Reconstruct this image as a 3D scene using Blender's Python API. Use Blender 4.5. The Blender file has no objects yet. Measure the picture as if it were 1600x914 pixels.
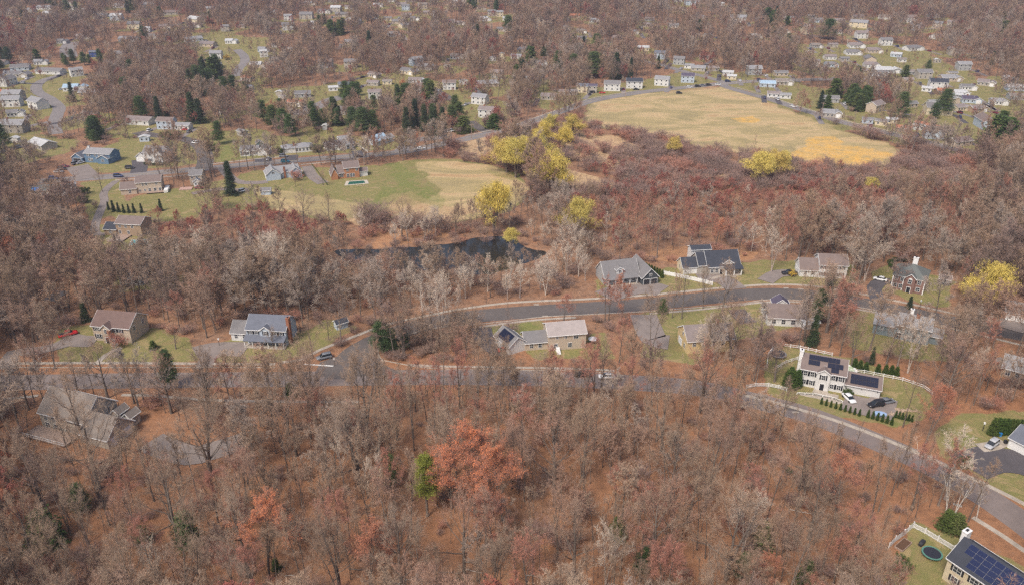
import bpy, math, random
import numpy as np
from mathutils import Vector, Matrix
R_ = math.radians
scene = bpy.context.scene
COL = scene.collection
# ------------------------------------------------------------------ camera, sky, sun, exposure
CAM_H = 118.0
FPX = 1200.0                      # focal length in photo pixels (photo 1600 x 914)
TILT = math.atan(587.0 / FPX)     # horizon 587 px above the centre
cam_d = bpy.data.cameras.new('camera'); cam = bpy.data.objects.new('camera', cam_d); COL.objects.link(cam)
cam.location = (0, 0, CAM_H); cam.rotation_euler = (math.pi / 2 - TILT, 0, 0)
cam_d.sensor_width = 36; cam_d.lens = 36 * FPX / 1600; cam_d.clip_start = 1; cam_d.clip_end = 20000
scene.camera = cam
SUN_EL, SUN_AZ = R_(52), R_(215)   # azimuth clockwise from +Y (north); light comes from behind-left of the camera
world = bpy.data.worlds.new('World'); scene.world = world; world.use_nodes = True
wn = world.node_tree; bg = wn.nodes['Background']
sky = wn.nodes.new('ShaderNodeTexSky'); sky.sky_type = 'NISHITA'; sky.sun_disc = False
sky.sun_elevation = SUN_EL; sky.sun_rotation = SUN_AZ; sky.air_density = 1.0; sky.dust_density = 4.0; sky.ozone_density = 1.0
wn.links.new(sky.outputs[0], bg.inputs[0]); bg.inputs[1].default_value = 0.115
sun_d = bpy.data.lights.new('sun', 'SUN'); sun_d.energy = 2.0; sun_d.angle = R_(15); sun_d.color = (1.0, 0.93, 0.84)
sun = bpy.data.objects.new('sun', sun_d); COL.objects.link(sun)
sv = Vector((math.sin(SUN_AZ) * math.cos(SUN_EL), math.cos(SUN_AZ) * math.cos(SUN_EL), math.sin(SUN_EL)))
sun.rotation_euler = sv.to_track_quat('Z', 'Y').to_euler()
scene.view_settings.view_transform = 'Standard'; scene.view_settings.look = 'None'
scene.view_settings.gamma = 1; scene.view_settings.use_curve_mapping = False
scene.view_settings.exposure = 0.56
scene.render.engine = 'CYCLES'; scene.cycles.use_denoising = False; scene.cycles.denoising_input_passes = 'RGB_ALBEDO_NORMAL'; scene.cycles.denoising_prefilter = 'ACCURATE'; scene.cycles.pixel_filter_type = 'BLACKMAN_HARRIS'; scene.cycles.filter_width = 1.4
scene.cycles.max_bounces = 4; scene.cycles.diffuse_bounces = 2; scene.cycles.glossy_bounces = 2
scene.cycles.transmission_bounces = 2; scene.cycles.volume_bounces = 0; scene.cycles.transparent_max_bounces = 4
# ------------------------------------------------------------------ camera mathematics
cT, sT = math.cos(TILT), math.sin(TILT)
def tz(y):
    """the valley floor is flat and the far side climbs gently"""
    d = np.maximum(np.asarray(y, float) - 560, 0); q = .10 * d * d / (d + 260)
    return 75 * (1 - np.exp(-q / 75))
def G(px, py, z=0.0):
    """point z metres above the ground that the photo shows at (px, py)"""
    u = (px - 800) / FPX; v = (py - 457) / FPX; q = 0.0
    for _ in range(24):
        t = (CAM_H - z - q) / (sT + v * cT); y = (cT - v * sT) * t; q = .5 * q + .5 * float(tz(y))
        if y < 560: q = 0.0; t = (CAM_H - z) / (sT + v * cT); y = (cT - v * sT) * t; break
    return Vector((u * t, y, z + float(tz(y))))
def P(x, y, z=0.0):
    zc = y * cT + (CAM_H - z) * sT
    return (800 + FPX * x / zc, 457 + FPX * ((CAM_H - z) * cT - y * sT) / zc)
def Pn(x, y):
    hz = CAM_H - tz(y); zc = y * cT + hz * sT
    return 800 + FPX * x / zc, 457 + FPX * (hz * cT - y * sT) / zc
def inpoly(px, py, poly):
    n = len(poly); c = np.zeros(np.shape(px), bool)
    j = n - 1
    for i in range(n):
        xi, yi = poly[i]; xj, yj = poly[j]
        if yi != yj:
            c ^= ((yi > py) != (yj > py)) & (px < (xj - xi) * (py - yi) / (yj - yi) + xi)
        j = i
    return c
def lin(r, g, b):
    f = lambda c: (c / 255 / 12.92) if c / 255 <= .04045 else ((c / 255 + .055) / 1.055) ** 2.4
    return (f(r), f(g), f(b))
# ------------------------------------------------------------------ object helpers
def tag(o, label=None, cat=None, group=None, kind=None):
    if label: o['label'] = label
    if cat: o['category'] = cat
    if group: o['group'] = group
    if kind: o['kind'] = kind
    return o
def empty(name, loc, rz=0.0, s=1.0):
    o = bpy.data.objects.new(name, None); COL.objects.link(o)
    o.empty_display_size = .5; o.location = loc; o.rotation_euler = (0, 0, rz); o.scale = (s, s, s)
    return o
def link(name, me, parent=None, loc=(0, 0, 0), rz=0.0):
    o = bpy.data.objects.new(name, me); COL.objects.link(o)
    if parent is not None: o.parent = parent
    o.location = loc; o.rotation_euler = (0, 0, rz)
    return o
def np_mesh(name, V, F, mats, mi=None, smooth=False, nside=3):
    me = bpy.data.meshes.new(name)
    V = np.asarray(V, np.float32); F = np.asarray(F, np.int32)
    me.vertices.add(len(V)); me.vertices.foreach_set('co', V.ravel())
    me.loops.add(F.size); me.loops.foreach_set('vertex_index', F.ravel())
    me.polygons.add(len(F)); me.polygons.foreach_set('loop_start', np.arange(0, F.size, F.shape[1], dtype=np.int32))
    me.polygons.foreach_set('loop_total', np.full(len(F), F.shape[1], np.int32))
    for m in mats: me.materials.append(m)
    if mi is not None: me.polygons.foreach_set('material_index', np.asarray(mi, np.int32))
    if smooth: me.polygons.foreach_set('use_smooth', np.ones(len(F), bool))
    me.update(calc_edges=True)
    return me
class MB:
    """collects polygons for one mesh"""
    def __init__(s): s.v = []; s.f = []; s.m = []; s.mats = []
    def mi(s, m):
        if m not in s.mats: s.mats.append(m)
        return s.mats.index(m)
    def poly(s, pts, m):
        b = len(s.v); s.v += [tuple(p) for p in pts]; s.f.append(tuple(range(b, b + len(pts)))); s.m.append(s.mi(m))
    def solid(s, pts, faces, m):
        b = len(s.v); s.v += [tuple(p) for p in pts]; k = s.mi(m)
        for f in faces: s.f.append(tuple(b + i for i in f)); s.m.append(k)
    def box(s, x0, x1, y0, y1, z0, z1, m, T=None):
        p = [(x0, y0, z0), (x1, y0, z0), (x1, y1, z0), (x0, y1, z0), (x0, y0, z1), (x1, y0, z1), (x1, y1, z1), (x0, y1, z1)]
        if T is not None: p = [tuple(T @ Vector(q)) for q in p]
        s.solid(p, [(3, 2, 1, 0), (4, 5, 6, 7), (0, 1, 5, 4), (1, 2, 6, 5), (2, 3, 7, 6), (3, 0, 4, 7)], m)
    def prism(s, poly, axis, a, b, m, T=None):
        """extrude a 2D outline (list) along axis: 'x' -> outline in (y,z); 'y' -> (x,z); 'z' -> (x,y)"""
        n = len(poly)
        def mk(q, t): return (t, q[0], q[1]) if axis == 'x' else ((q[0], t, q[1]) if axis == 'y' else (q[0], q[1], t))
        p = [mk(q, a) for q in poly] + [mk(q, b) for q in poly]
        if T is not None: p = [tuple(T @ Vector(q)) for q in p]
        fs = [tuple(range(n)), tuple(range(2 * n - 1, n - 1, -1))] + [(i, (i + 1) % n + 0, (i + 1) % n + n, i + n) for i in range(n)]
        s.solid(p, fs, m)
    def tube(s, pts, rad, m, n=6, cap=True):
        pts = [Vector(p) for p in pts]; b = len(s.v); k = s.mi(m)
        rad = rad if isinstance(rad, (list, tuple)) else [rad] * len(pts)
        for i, p in enumerate(pts):
            d = (pts[min(i + 1, len(pts) - 1)] - pts[max(i - 1, 0)]).normalized()
            a = d.orthogonal().normalized(); c = d.cross(a)
            for j in range(n):
                t = 2 * math.pi * j / n
                s.v.append(tuple(p + (a * math.cos(t) + c * math.sin(t)) * rad[i]))
        for i in range(len(pts) - 1):
            for j in range(n):
                s.f.append((b + i * n + j, b + i * n + (j + 1) % n, b + (i + 1) * n + (j + 1) % n, b + (i + 1) * n + j)); s.m.append(k)
        if cap:
            s.f.append(tuple(b + j for j in range(n))); s.m.append(k)
            e = b + (len(pts) - 1) * n; s.f.append(tuple(e + j for j in range(n))); s.m.append(k)
    def build(s, name, parent=None, smooth=False, loc=(0, 0, 0), rz=0.0):
        me = bpy.data.meshes.new(name); me.from_pydata(s.v, [], s.f)
        for m in s.mats: me.materials.append(m)
        me.polygons.foreach_set('material_index', s.m)
        if smooth: me.polygons.foreach_set('use_smooth', [True] * len(s.f))
        me.update()
        import bmesh
        bm = bmesh.new(); bm.from_mesh(me); bmesh.ops.recalc_face_normals(bm, faces=bm.faces); bm.to_mesh(me); bm.free()
        return link(name, me, parent, loc, rz)
# ------------------------------------------------------------------ materials
MATS = {}
def mat(name, col, rough=.8, spec=.3, metal=0.0, var=0.0, vscale=1.0, ramp=None, bump=0.0, stripe=None, objvar=0.0):
    """principled material; var = noise mottling; ramp = list of colours picked per object; stripe=(axis,size,strength) courses"""
    if name in MATS: return MATS[name]
    m = bpy.data.materials.new(name); m.use_nodes = True; nt = m.node_tree; N = nt.nodes; Lk = nt.links
    b = N['Principled BSDF']; b.inputs['Roughness'].default_value = rough; b.inputs['Specular IOR Level'].default_value = spec
    b.inputs['Metallic'].default_value = metal
    out = None
    if ramp:
        oi = N.new('ShaderNodeObjectInfo'); cr = N.new('ShaderNodeValToRGB'); cr.color_ramp.interpolation = 'LINEAR'
        els = cr.color_ramp.elements
        while len(els) < len(ramp): els.new(.5)
        for i, c in enumerate(ramp): els[i].position = i / (len(ramp) - 1); els[i].color = (*c, 1)
        Lk.new(oi.outputs['Random'], cr.inputs[0]); out = cr.outputs[0]
    else:
        rgb = N.new('ShaderNodeRGB'); rgb.outputs[0].default_value = (*col, 1); out = rgb.outputs[0]
    def mult(out, fac_socket, lo, hi):
        mr = N.new('ShaderNodeMapRange'); mr.inputs[3].default_value = lo; mr.inputs[4].default_value = hi
        Lk.new(fac_socket, mr.inputs[0])
        mx = N.new('ShaderNodeVectorMath'); mx.operation = 'SCALE'; Lk.new(out, mx.inputs[0]); Lk.new(mr.outputs[0], mx.inputs['Scale'])
        return mx.outputs[0]
    if var:
        tc = N.new('ShaderNodeTexCoord')
        for sc_, w in ((vscale, 1.0), (vscale * 6.3, .6)):
            nz = N.new('ShaderNodeTexNoise'); nz.inputs['Scale'].default_value = sc_; nz.inputs['Detail'].default_value = 5
            Lk.new(tc.outputs['Object'], nz.inputs['Vector'])
            out = mult(out, nz.outputs['Fac'], 1 - var * w * 1.6, 1 + var * w * 1.6)
    if stripe:
        tc = N.new('ShaderNodeTexCoord'); sp = N.new('ShaderNodeSeparateXYZ'); Lk.new(tc.outputs['Object'], sp.inputs[0])
        md = N.new('ShaderNodeMath'); md.operation = 'MULTIPLY'; md.inputs[1].default_value = 1 / stripe[1]
        Lk.new(sp.outputs[stripe[0]], md.inputs[0])
        fr = N.new('ShaderNodeMath'); fr.operation = 'FRACT'; Lk.new(md.outputs[0], fr.inputs[0])
        out = mult(out, fr.outputs[0], 1 - stripe[2], 1 + stripe[2])
    if objvar:
        oi = N.new('ShaderNodeObjectInfo'); out = mult(out, oi.outputs['Random'], 1 - objvar, 1 + objvar)
    Lk.new(out, b.inputs['Base Color'])
    if bump:
        nz = N.new('ShaderNodeTexNoise'); nz.inputs['Scale'].default_value = 8; bp = N.new('ShaderNodeBump'); bp.inputs['Strength'].default_value = bump
        Lk.new(nz.outputs['Fac'], bp.inputs['Height']); Lk.new(bp.outputs[0], b.inputs['Normal'])
    MATS[name] = m
    return m
M_BARK = mat('bark', None, .9, .1, ramp=[(.125, .10, .083), (.19, .155, .13), (.15, .12, .10), (.25, .205, .17)], var=.25, vscale=.8)
M_PALEBARK = mat('pale_bark', None, .9, .1, ramp=[(.42, .35, .30), (.52, .45, .38), (.36, .29, .25)], var=.2, vscale=.6)
M_BIRCH = mat('birch_bark', (.62, .58, .52), .8, .2, var=.3, vscale=2)
M_TWIG = mat('bare_twigs', None, .9, .1, ramp=[(.33, .235, .165), (.40, .275, .19), (.29, .21, .155), (.44, .315, .225), (.35, .26, .195), (.42, .26, .19), (.32, .23, .165)])
M_TWIG_RED = mat('reddish_twigs', None, .9, .1, ramp=[(.38, .20, .15), (.43, .21, .15), (.35, .195, .15), (.44, .22, .155)])
M_BUD = mat('red_buds', None, .8, .2, ramp=[(.46, .185, .13), (.42, .19, .145), (.50, .19, .12), (.40, .175, .13)])
M_BUD_FAR = mat('dull_red_buds', None, .8, .2, ramp=[(.42, .13, .10), (.37, .13, .11), (.46, .15, .10)])
M_TWIG_RUST = mat('rust_twigs', None, .9, .1, ramp=[(.34, .165, .13), (.38, .175, .13), (.31, .165, .135)])
M_BUD_BRIGHT = mat('scarlet_buds', None, .8, .2, ramp=[(.82, .25, .10), (.78, .26, .11), (.82, .29, .12)])
M_BUD_ORANGE = mat('orange_buds', None, .8, .2, ramp=[(.62, .24, .12), (.55, .22, .12)])
M_TWIG_PALE = mat('pale_twigs', None, .9, .1, ramp=[(.60, .49, .39), (.66, .55, .44), (.54, .43, .345)])
M_WILLOW = mat('willow_shoots', None, .8, .2, ramp=[(.70, .53, .12), (.72, .57, .15), (.56, .47, .13), (.64, .48, .14)])
M_WILLOW_TW = mat('willow_twigs', None, .9, .1, ramp=[(.36, .27, .10), (.42, .32, .10)])
M_SPRUCE = mat('spruce_needles', None, .8, .2, ramp=[(.05, .078, .036), (.065, .092, .04), (.042, .065, .036), (.08, .10, .045)])
M_PINE = mat('pine_needles', None, .8, .2, ramp=[(.085, .13, .045), (.065, .105, .04), (.11, .145, .05), (.055, .09, .042)])
M_PINE_YEL = mat('yellow_green_needles', None, .8, .2, ramp=[(.24, .245, .045), (.19, .21, .04)])
M_CEDAR = mat('cedar_foliage', None, .8, .2, ramp=[(.09, .12, .03), (.07, .11, .03), (.11, .13, .04)])
M_HEDGE = mat('hedge_foliage', None, .8, .2, ramp=[(.06, .10, .02), (.05, .085, .02), (.08, .11, .025)])
M_TWIG_GREY = mat('ashy_twigs', None, .9, .1, ramp=[(.42, .33, .27), (.37, .30, .25), (.46, .37, .30)])
M_TWIG_DARK = mat('umber_twigs', None, .9, .1, ramp=[(.26, .185, .15), (.31, .21, .175), (.24, .18, .145)])
M_SHRUB = mat('bare_shrub_twigs', None, .9, .1, ramp=[(.27, .18, .15), (.33, .215, .18), (.25, .18, .155), (.37, .25, .19)])
M_FORSY = mat('forsythia_bloom', (.62, .42, .05), .8, .2, objvar=.15)
M_WHITE = mat('white_paint', (.78, .77, .75), .6, .3)
M_GLASS = mat('window_glass', (.035, .042, .055), .15, .6)
M_SHUT = mat('black_shutter', (.02, .022, .03), .6, .3)
M_CONC = mat('concrete', (.40, .345, .285), .9, .2, var=.28, vscale=.5)
M_SOLAR = mat('solar_cells', (.012, .015, .035), .45, .25)
M_SOLAR_BLUE = mat('blue_solar_cells', (.010, .018, .065), .3, .35, var=.1, vscale=.3)
M_METAL = mat('grey_metal', (.35, .35, .36), .4, .5, metal=.6)
M_DARK = mat('dark_grey_plastic', (.035, .035, .04), .6, .3)
M_TYRE = mat('tyre_rubber', (.02, .02, .02), .85, .2)
M_WOOD = mat('weathered_wood', (.34, .25, .20), .85, .2, var=.2, vscale=1)
M_BRICK = mat('chimney_brick', (.30, .13, .08), .85, .2, var=.2, vscale=2, stripe=('Z', .22, .12))
# ------------------------------------------------------------------ tree prototypes
def nrm(a): return a / (np.linalg.norm(a, axis=-1, keepdims=True) + 1e-9)
def perp(d, rg):
    r = rg.normal(size=d.shape); r -= (r * d).sum(-1, keepdims=True) * d
    return nrm(r)
class Geo:
    def __init__(s): s.V = []; s.F = []; s.M = []; s.n = 0
    def add(s, V, F, m): s.V.append(V.reshape(-1, 3)); s.F.append(F + s.n); s.M.append(np.full(len(F), m)); s.n += V.size // 3
    def tube(s, pts, rad, n, m):
        pts = np.asarray(pts, float); k = len(pts); d = nrm(np.gradient(pts, axis=0))
        a = np.cross(d, [0.31, 0.95, 0.05]); a = nrm(a); b = np.cross(d, a)
        t = np.arange(n) * 2 * np.pi / n
        V = pts[:, None] + (a[:, None] * np.cos(t)[None, :, None] + b[:, None] * np.sin(t)[None, :, None]) * np.asarray(rad)[:, None, None]
        i, j = np.meshgrid(np.arange(k - 1), np.arange(n), indexing='ij'); i = i.ravel(); j = j.ravel(); j2 = (j + 1) % n
        F = np.concatenate([np.stack([i * n + j, i * n + j2, (i + 1) * n + j2], 1), np.stack([i * n + j, (i + 1) * n + j2, (i + 1) * n + j], 1)])
        s.add(V, F, m)
    def cones(s, p, d, L, w, m, rg, bend=.12):
        """3-sided tapered branches with one bend"""
        a = perp(d, rg); b = np.cross(d, a); n = len(p); w = w[:, None]; L = L[:, None]
        mid = p + d * L * .5 + a * L * bend * .5; tip = p + d * L
        ring = lambda c, q: [c + q * (a * math.cos(t) + b * math.sin(t)) for t in (0, 2.1, 4.2)]
        V = np.stack(ring(p, w * .5) + ring(mid, w * .3) + [tip], 1)
        o = (np.arange(n) * 7)[:, None]
        F = np.concatenate([o + np.array(f) for f in ((0, 1, 4), (0, 4, 3), (1, 2, 5), (1, 5, 4), (2, 0, 3), (2, 3, 5), (3, 4, 6), (4, 5, 6), (5, 3, 6))])
        s.add(V, F, m)
    def tris(s, p, d, L, w, m, rg):
        a = perp(d, rg) * w[:, None] * .5
        V = np.stack([p - a, p + a, p + d * L[:, None]], 1); F = np.arange(len(p) * 3).reshape(-1, 3)
        s.add(V, F, m)
    def leaves(s, p, size, m, rg, flat=0.0, droop=0.0):
        n = len(p); d = rg.normal(size=(n, 3)); d[:, 2] = d[:, 2] * (1 - flat) - droop; d = nrm(d)
        s.tris(p - d * (size * .5)[:, None], d, size, size * .55, m, rg)
    def mesh(s, name, mats, smooth=False):
        return np_mesh(name, np.concatenate(s.V), np.concatenate(s.F), mats, np.concatenate(s.M), smooth)
def kids(p, d, L, k, ang, bias, ratio, rg, t0=.25, droop=0.0):
    n = len(p); t = t0 + (1 - t0) * (rg.random((n, k)) * .5 + (np.arange(k)[None] + .5) / k * .5)
    t = t.ravel(); pp = np.repeat(p, k, 0); dd = np.repeat(d, k, 0); LL = np.repeat(L, k)
    base = pp + dd * (LL * t)[:, None]
    a = R_(1) * (ang[0] + (ang[1] - ang[0]) * rg.random(n * k))
    nd = dd * np.cos(a)[:, None] + perp(dd, rg) * np.sin(a)[:, None]; nd[:, 2] += bias
    nd = nrm(nd)
    return base, nd, LL * ratio * (1.15 - .55 * t) * (.7 + .6 * rg.random(n * k)), t
def bare_tree(seed, H=20, r0=.24, first=.45, nl=12, limb=.3, e=(55, 15), counts=(9, 9, 7), widths=(.055, .024, .0125), bias=.16,
              leader=True, bud=0, budsize=.16, lean=.05, forks=1, tmesh=True):
    """returns (trunk Geo, crown Geo) — trunk + limbs, and the spray of branches and twigs"""
    rg = np.random.default_rng(seed); T = Geo(); C = Geo(); P0 = []; D0 = []; L0 = []
    for fk in range(forks):
        az = rg.random() * 6.28; le = lean + (.10 * (fk > 0) if forks > 1 else 0) + (.07 if forks > 1 else 0)
        hh = H * (.97 + .06 * rg.random()) * (.9 if fk else 1)
        zs = np.linspace(0, hh * .9, 9); wob = np.cumsum(rg.normal(0, .13, (9, 2)), 0) * (H / 20)
        path = np.stack([np.cos(az) * le * zs * (.4 + .6 * zs / hh) + wob[:, 0] * (zs / hh), np.sin(az) * le * zs * (.4 + .6 * zs / hh) + wob[:, 1] * (zs / hh), zs], 1)
        path[0, 2] = -.3
        rr = r0 * (1 - .85 * (zs / zs[-1]) ** 1.1) * (.8 if forks > 1 else 1); rr[0] *= 1.35
        T.tube(path, rr, 7, 0)
        nn = nl if not fk else max(5, nl // 2)
        for i in range(nn):
            f = first + (1 - first) * ((i + .3) / nn) ** .9 * .97
            z = f * hh * .9; q = np.array([np.interp(z, zs, path[:, c]) for c in range(3)]); q[2] = z
            a = i * 2.4 + rg.random() * 1.2; ff = (f - first) / (1 - first)
            el = R_(e[0] + (e[1] - e[0]) * ff + rg.normal() * 7)
            Ln = limb * H * (1 - .45 * ff) * (.75 + .5 * rg.random())
            d = np.array([np.cos(a) * np.sin(el), np.sin(a) * np.sin(el), np.cos(el)])
            pts = [q]; seg = Ln / 4
            for k in range(4):
                pts.append(pts[-1] + d * seg); d = nrm(d + np.array([0, 0, bias * 1.2]) + rg.normal(0, .12, 3))
            r = max(.03, np.interp(z, zs, rr) * .5)
            T.tube(pts, np.array([r, r * .8, r * .6, r * .4, r * .2]), 4, 0)
            pts = np.array(pts)
            for k in range(1, 4):
                P0.append(pts[k]); D0.append(nrm(pts[k + 1] - pts[k])); L0.append(Ln * (.62 - .1 * k))
            P0.append(pts[4] - d * seg); D0.append(d); L0.append(Ln * .5)
        P0.append(path[-1] - [0, 0, 1]); D0.append(np.array([0, 0, 1.])); L0.append(H * .14)
    P0 = np.array(P0); D0 = np.array(D0); L0 = np.array(L0)
    k1 = max(2, counts[0] // 3)
    b, d, L, _ = kids(P0, D0, L0, k1, (22, 50), bias, .75, rg, .05); C.cones(b, d, L, np.full(len(b), widths[0]), 0, rg)
    b, d, L, _ = kids(b, d, L, counts[1], (22, 55), bias * .8, .58, rg, .15); C.cones(b, d, L, np.full(len(b), widths[1]), 0, rg, .2)
    b, d, L, _ = kids(b, d, L, counts[2], (20, 55), bias * .6, .62, rg, .15); L = np.maximum(L, .25)
    C.tris(b, d, L, np.full(len(b), widths[2]), 0, rg)
    if bud:
        rep = rg.random(len(b)) < bud; q = (b + d * (L * (.5 + .5 * rg.random(len(b))))[:, None])[rep]
        C.leaves(q, np.full(len(q), budsize) * (.6 + .8 * rg.random(len(q))), 1, rg)
    return T, C
def conifer(seed, H=14, Rr=3.2, kind='spruce', leaf=.42, n=260, per=16, base=.06):
    rg = np.random.default_rng(seed); T = Geo(); C = Geo()
    T.tube([[0, 0, -.3], [0, 0, H * .5], [0, 0, H * .97]], np.array([.018, .012, .003]) * H, 6, 0)
    z = base + (1 - base) * rg.random(n) ** 1.25; a = rg.random(n) * 6.28
    if kind == 'spruce':
        lob = 1 + .28 * np.sin(z * 40 + rg.random() * 6) * .5 + .28 * np.sin(a * 3 + z * 9)
        L = Rr * (1 - z) ** .85 * (.7 + .45 * rg.random(n)) * lob * .9 + .15; el = np.full(n, -.18) + .25 * z
    elif kind == 'pine':
        wh = np.round(z * 9) / 9; z = np.clip(wh + rg.normal(0, .018, n), base, .985); a = np.round(a * 6 / 6.28 + wh * 7) / 6 * 6.28 + rg.normal(0, .22, n) + wh * 3
        L = Rr * np.clip(1.25 * (1 - z) ** .55, .12, 1) * (.5 + .6 * rg.random(n)); el = .12 + .35 * z
    elif kind == 'flat':
        L = Rr * np.sqrt(np.clip(1 - ((z - .5) / .5) ** 2, .02, 1)) * (.75 + .3 * rg.random(n)); el = np.full(n, .15)
        z = .0 + z
    else:  # column
        L = Rr * np.clip((1 - z) ** .55, .08, 1) * (.8 + .25 * rg.random(n)); el = np.full(n, .7)
    zz = z * H
    if kind == 'flat': zz = H * (base + (1 - base) * z)
    d = np.stack([np.cos(a) * np.cos(el), np.sin(a) * np.cos(el), np.sin(el)], 1)
    p = np.stack([np.zeros(n), np.zeros(n), zz - (L * .3 if kind == 'col' else 0)], 1)
    if kind in ('pine', 'spruce', 'flat'): C.tris(p, d, L, np.full(n, .06), 0, rg)
    t = rg.random((n, per)) ** (.55 if kind != 'pine' else .4)
    q = p[:, None] + d[:, None] * (L[:, None] * t)[..., None]
    sp = {'spruce': .13, 'pine': .17, 'col': .12, 'flat': .25}[kind] * Rr
    q = q + rg.normal(0, 1, q.shape) * sp * np.array([1, 1, .45 if kind != 'pine' else .35])
    if kind == 'spruce': q[..., 2] -= (t ** 2) * L[:, None] * .12
    q = q.reshape(-1, 3); q = q[q[:, 2] > .05]
    sz = leaf * (.6 + .9 * rg.random(len(q)))
    C.leaves(q, sz, 1, rg, flat=.45, droop=.15)
    return T, C
def shrub(seed, H=2.5, n=22, k=(7, 6), w=(.05, .03, .02), spread=.5, leafm=0, leaf=.2):
    rg = np.random.default_rng(seed); C = Geo()
    a = rg.random(n) * 6.28; sp = rg.random(n) * spread; r = rg.random(n) * H * .25
    p = np.stack([np.cos(a) * r, np.sin(a) * r, np.full(n, -.1)], 1); d = nrm(np.stack([np.cos(a) * sp, np.sin(a) * sp, np.ones(n)], 1))
    L = H * (.6 + .4 * rg.random(n)); C.cones(p, d, L, np.full(n, w[0]), 0, rg, .2)
    b, dd, L2, _ = kids(p, d, L, k[0], (20, 50), .1, .5, rg, .25); C.cones(b, dd, L2, np.full(len(b), w[1]), 0, rg, .2)
    b, dd, L2, _ = kids(b, dd, L2, k[1], (20, 60), .05, .6, rg, .2); C.tris(b, dd, np.maximum(L2, .12), np.full(len(b), w[2]), 0, rg)
    if leafm:
        q = b + dd * (L2 * rg.random(len(b)))[:, None]; C.leaves(q, np.full(len(q), leaf), 1, rg)
    return C
def willow(seed, H=14, leafn=5):
    T, C0 = bare_tree(seed, H=H, r0=.38, first=.22, nl=13, limb=.42, e=(62, 14), counts=(9, 6, 4), widths=(.09, .05, .03), bias=.10, forks=3, lean=.08)
    rg = np.random.default_rng(seed + 5); V = np.concatenate(C0.V)
    # fine hanging shoots in clumps round the outer branches
    top = V[(V[:, 2] > H * .5)]; pick = top[rg.integers(0, len(top), 230)]
    cc = np.repeat(pick, 46, 0) + rg.normal(0, 1, (230 * 46, 3)) * np.array([.7, .7, .55])
    C = C0; d = rg.normal(0, .35, cc.shape); d[:, 2] -= .8; d = nrm(d)
    C.tris(cc, d, .5 + .7 * rg.random(len(cc)), np.full(len(cc), .085), 1, rg)
    return T, C
PROTO = {}
def reg(key, TC, mats_t, mats_c):
    T, C = TC; PROTO.setdefault(key, []).append((T.mesh('trunk', mats_t, True), C.mesh('crown', mats_c)))
def regj(key, TC, mt, mc):      # one joined mesh (for instancing in masses)
    T, C = TC; g = Geo()
    off = 0
    V = np.concatenate(T.V + C.V); F = np.concatenate([np.concatenate(T.F), np.concatenate(C.F) + T.n]); Mi = np.concatenate([np.concatenate(T.M), np.concatenate(C.M) + 1])
    PROTO.setdefault(key, []).append(np_mesh('tree', V, F, [mt] + mc, Mi))
for i in range(6):
    reg('bare', bare_tree(10 + i, H=20, first=[.45, .5, .38, .55, .42, .48][i], nl=[12, 11, 13, 11, 14, 12][i], limb=[.25, .22, .28, .20, .23, .30][i],
        lean=[.03, .08, .05, .12, .06, .02][i], forks=[1, 1, 2, 1, 1, 2][i], counts=(9, 9, 7), r0=.17, e=(42, 10), bias=.22, widths=(.045, .019, .0095)), [M_BARK], [M_TWIG])
for i in range(3):
    reg('spread', bare_tree(30 + i, H=17, r0=.36, first=.22, nl=15, limb=.46, e=(66, 12), counts=(9, 8, 6), lean=.04, forks=[1, 2, 1][i], bias=.12, widths=(.055, .025, .012)), [M_BARK], [M_TWIG])
for i in range(4):
    kw = dict(H=18, first=.38, nl=13, limb=.31, e=(58, 12), counts=(9, 9, 7), bud=.45, budsize=.10, forks=[1, 2, 1, 1][i], widths=(.05, .022, .011))
    reg('red', bare_tree(40 + i, **kw), [M_BARK], [M_TWIG_RED, M_BUD])
for i in range(2):
    kw = dict(H=18, first=.35, nl=15, limb=.36, e=(60, 12), counts=(9, 10, 8), bud=.6, budsize=.10, forks=2)
    reg('scarlet', bare_tree(50 + i, **kw), [M_BARK], [M_TWIG_RED, M_BUD_BRIGHT])
    reg('orange', bare_tree(55 + i, **dict(kw, bud=.6)), [M_BARK], [M_TWIG_RED, M_BUD_ORANGE])
for i in range(4):
    reg('pale', bare_tree(60 + i, H=20, r0=.32, first=.33, nl=14, limb=.38, e=(60, 14), counts=(9, 7, 5), widths=(.10, .045, .02), forks=[2, 1, 3, 2][i], bias=.13), [M_PALEBARK], [M_TWIG_PALE])
for i in range(2):
    reg('birch', bare_tree(66 + i, H=15, r0=.13, first=.4, nl=12, limb=.2, e=(45, 15), counts=(6, 6, 4), widths=(.045, .025, .016), forks=3, lean=.1), [M_BIRCH], [M_TWIG])
for i in range(3): reg('willow', willow(70 + i), [M_BARK], [M_WILLOW_TW, M_WILLOW])
for i in range(3): reg('spruce', conifer(80 + i, 15, 3.3, 'spruce', .40, 360, 26), [M_BARK], [M_BARK, M_SPRUCE])
for i in range(3): reg('pine', conifer(84 + i, 15, 4.2, 'pine', .36, 260, 48, base=.18), [M_BARK], [M_BARK, M_PINE])
for i in range(2): reg('yellowpine', conifer(88 + i, 18, 3.3, 'pine', .27, 150, 90, base=.42), [M_BARK], [M_BARK, M_PINE_YEL])
for i in range(2): reg('arbor', conifer(90 + i, 5, 1.15, 'col', .26, 330, 14, base=.0), [M_BARK], [M_BARK, M_HEDGE])
for i in range(2): reg('cedar', conifer(94 + i, 5, 1.7, 'spruce', .30, 260, 14, base=.0), [M_BARK], [M_BARK, M_CEDAR])
for i in range(4): PROTO.setdefault('shrub', []).append(shrub(100 + i + 9 * (i == 3), 2.6).mesh('shrub', [M_SHRUB if i < 3 else M_TWIG_RED]))
for i in range(2): PROTO.setdefault('greenshrub', []).append(shrub(104 + i, 1.4, 16, (8, 8), spread=.9, leafm=1, leaf=.22).mesh('shrub', [M_BARK, M_HEDGE]))
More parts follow.
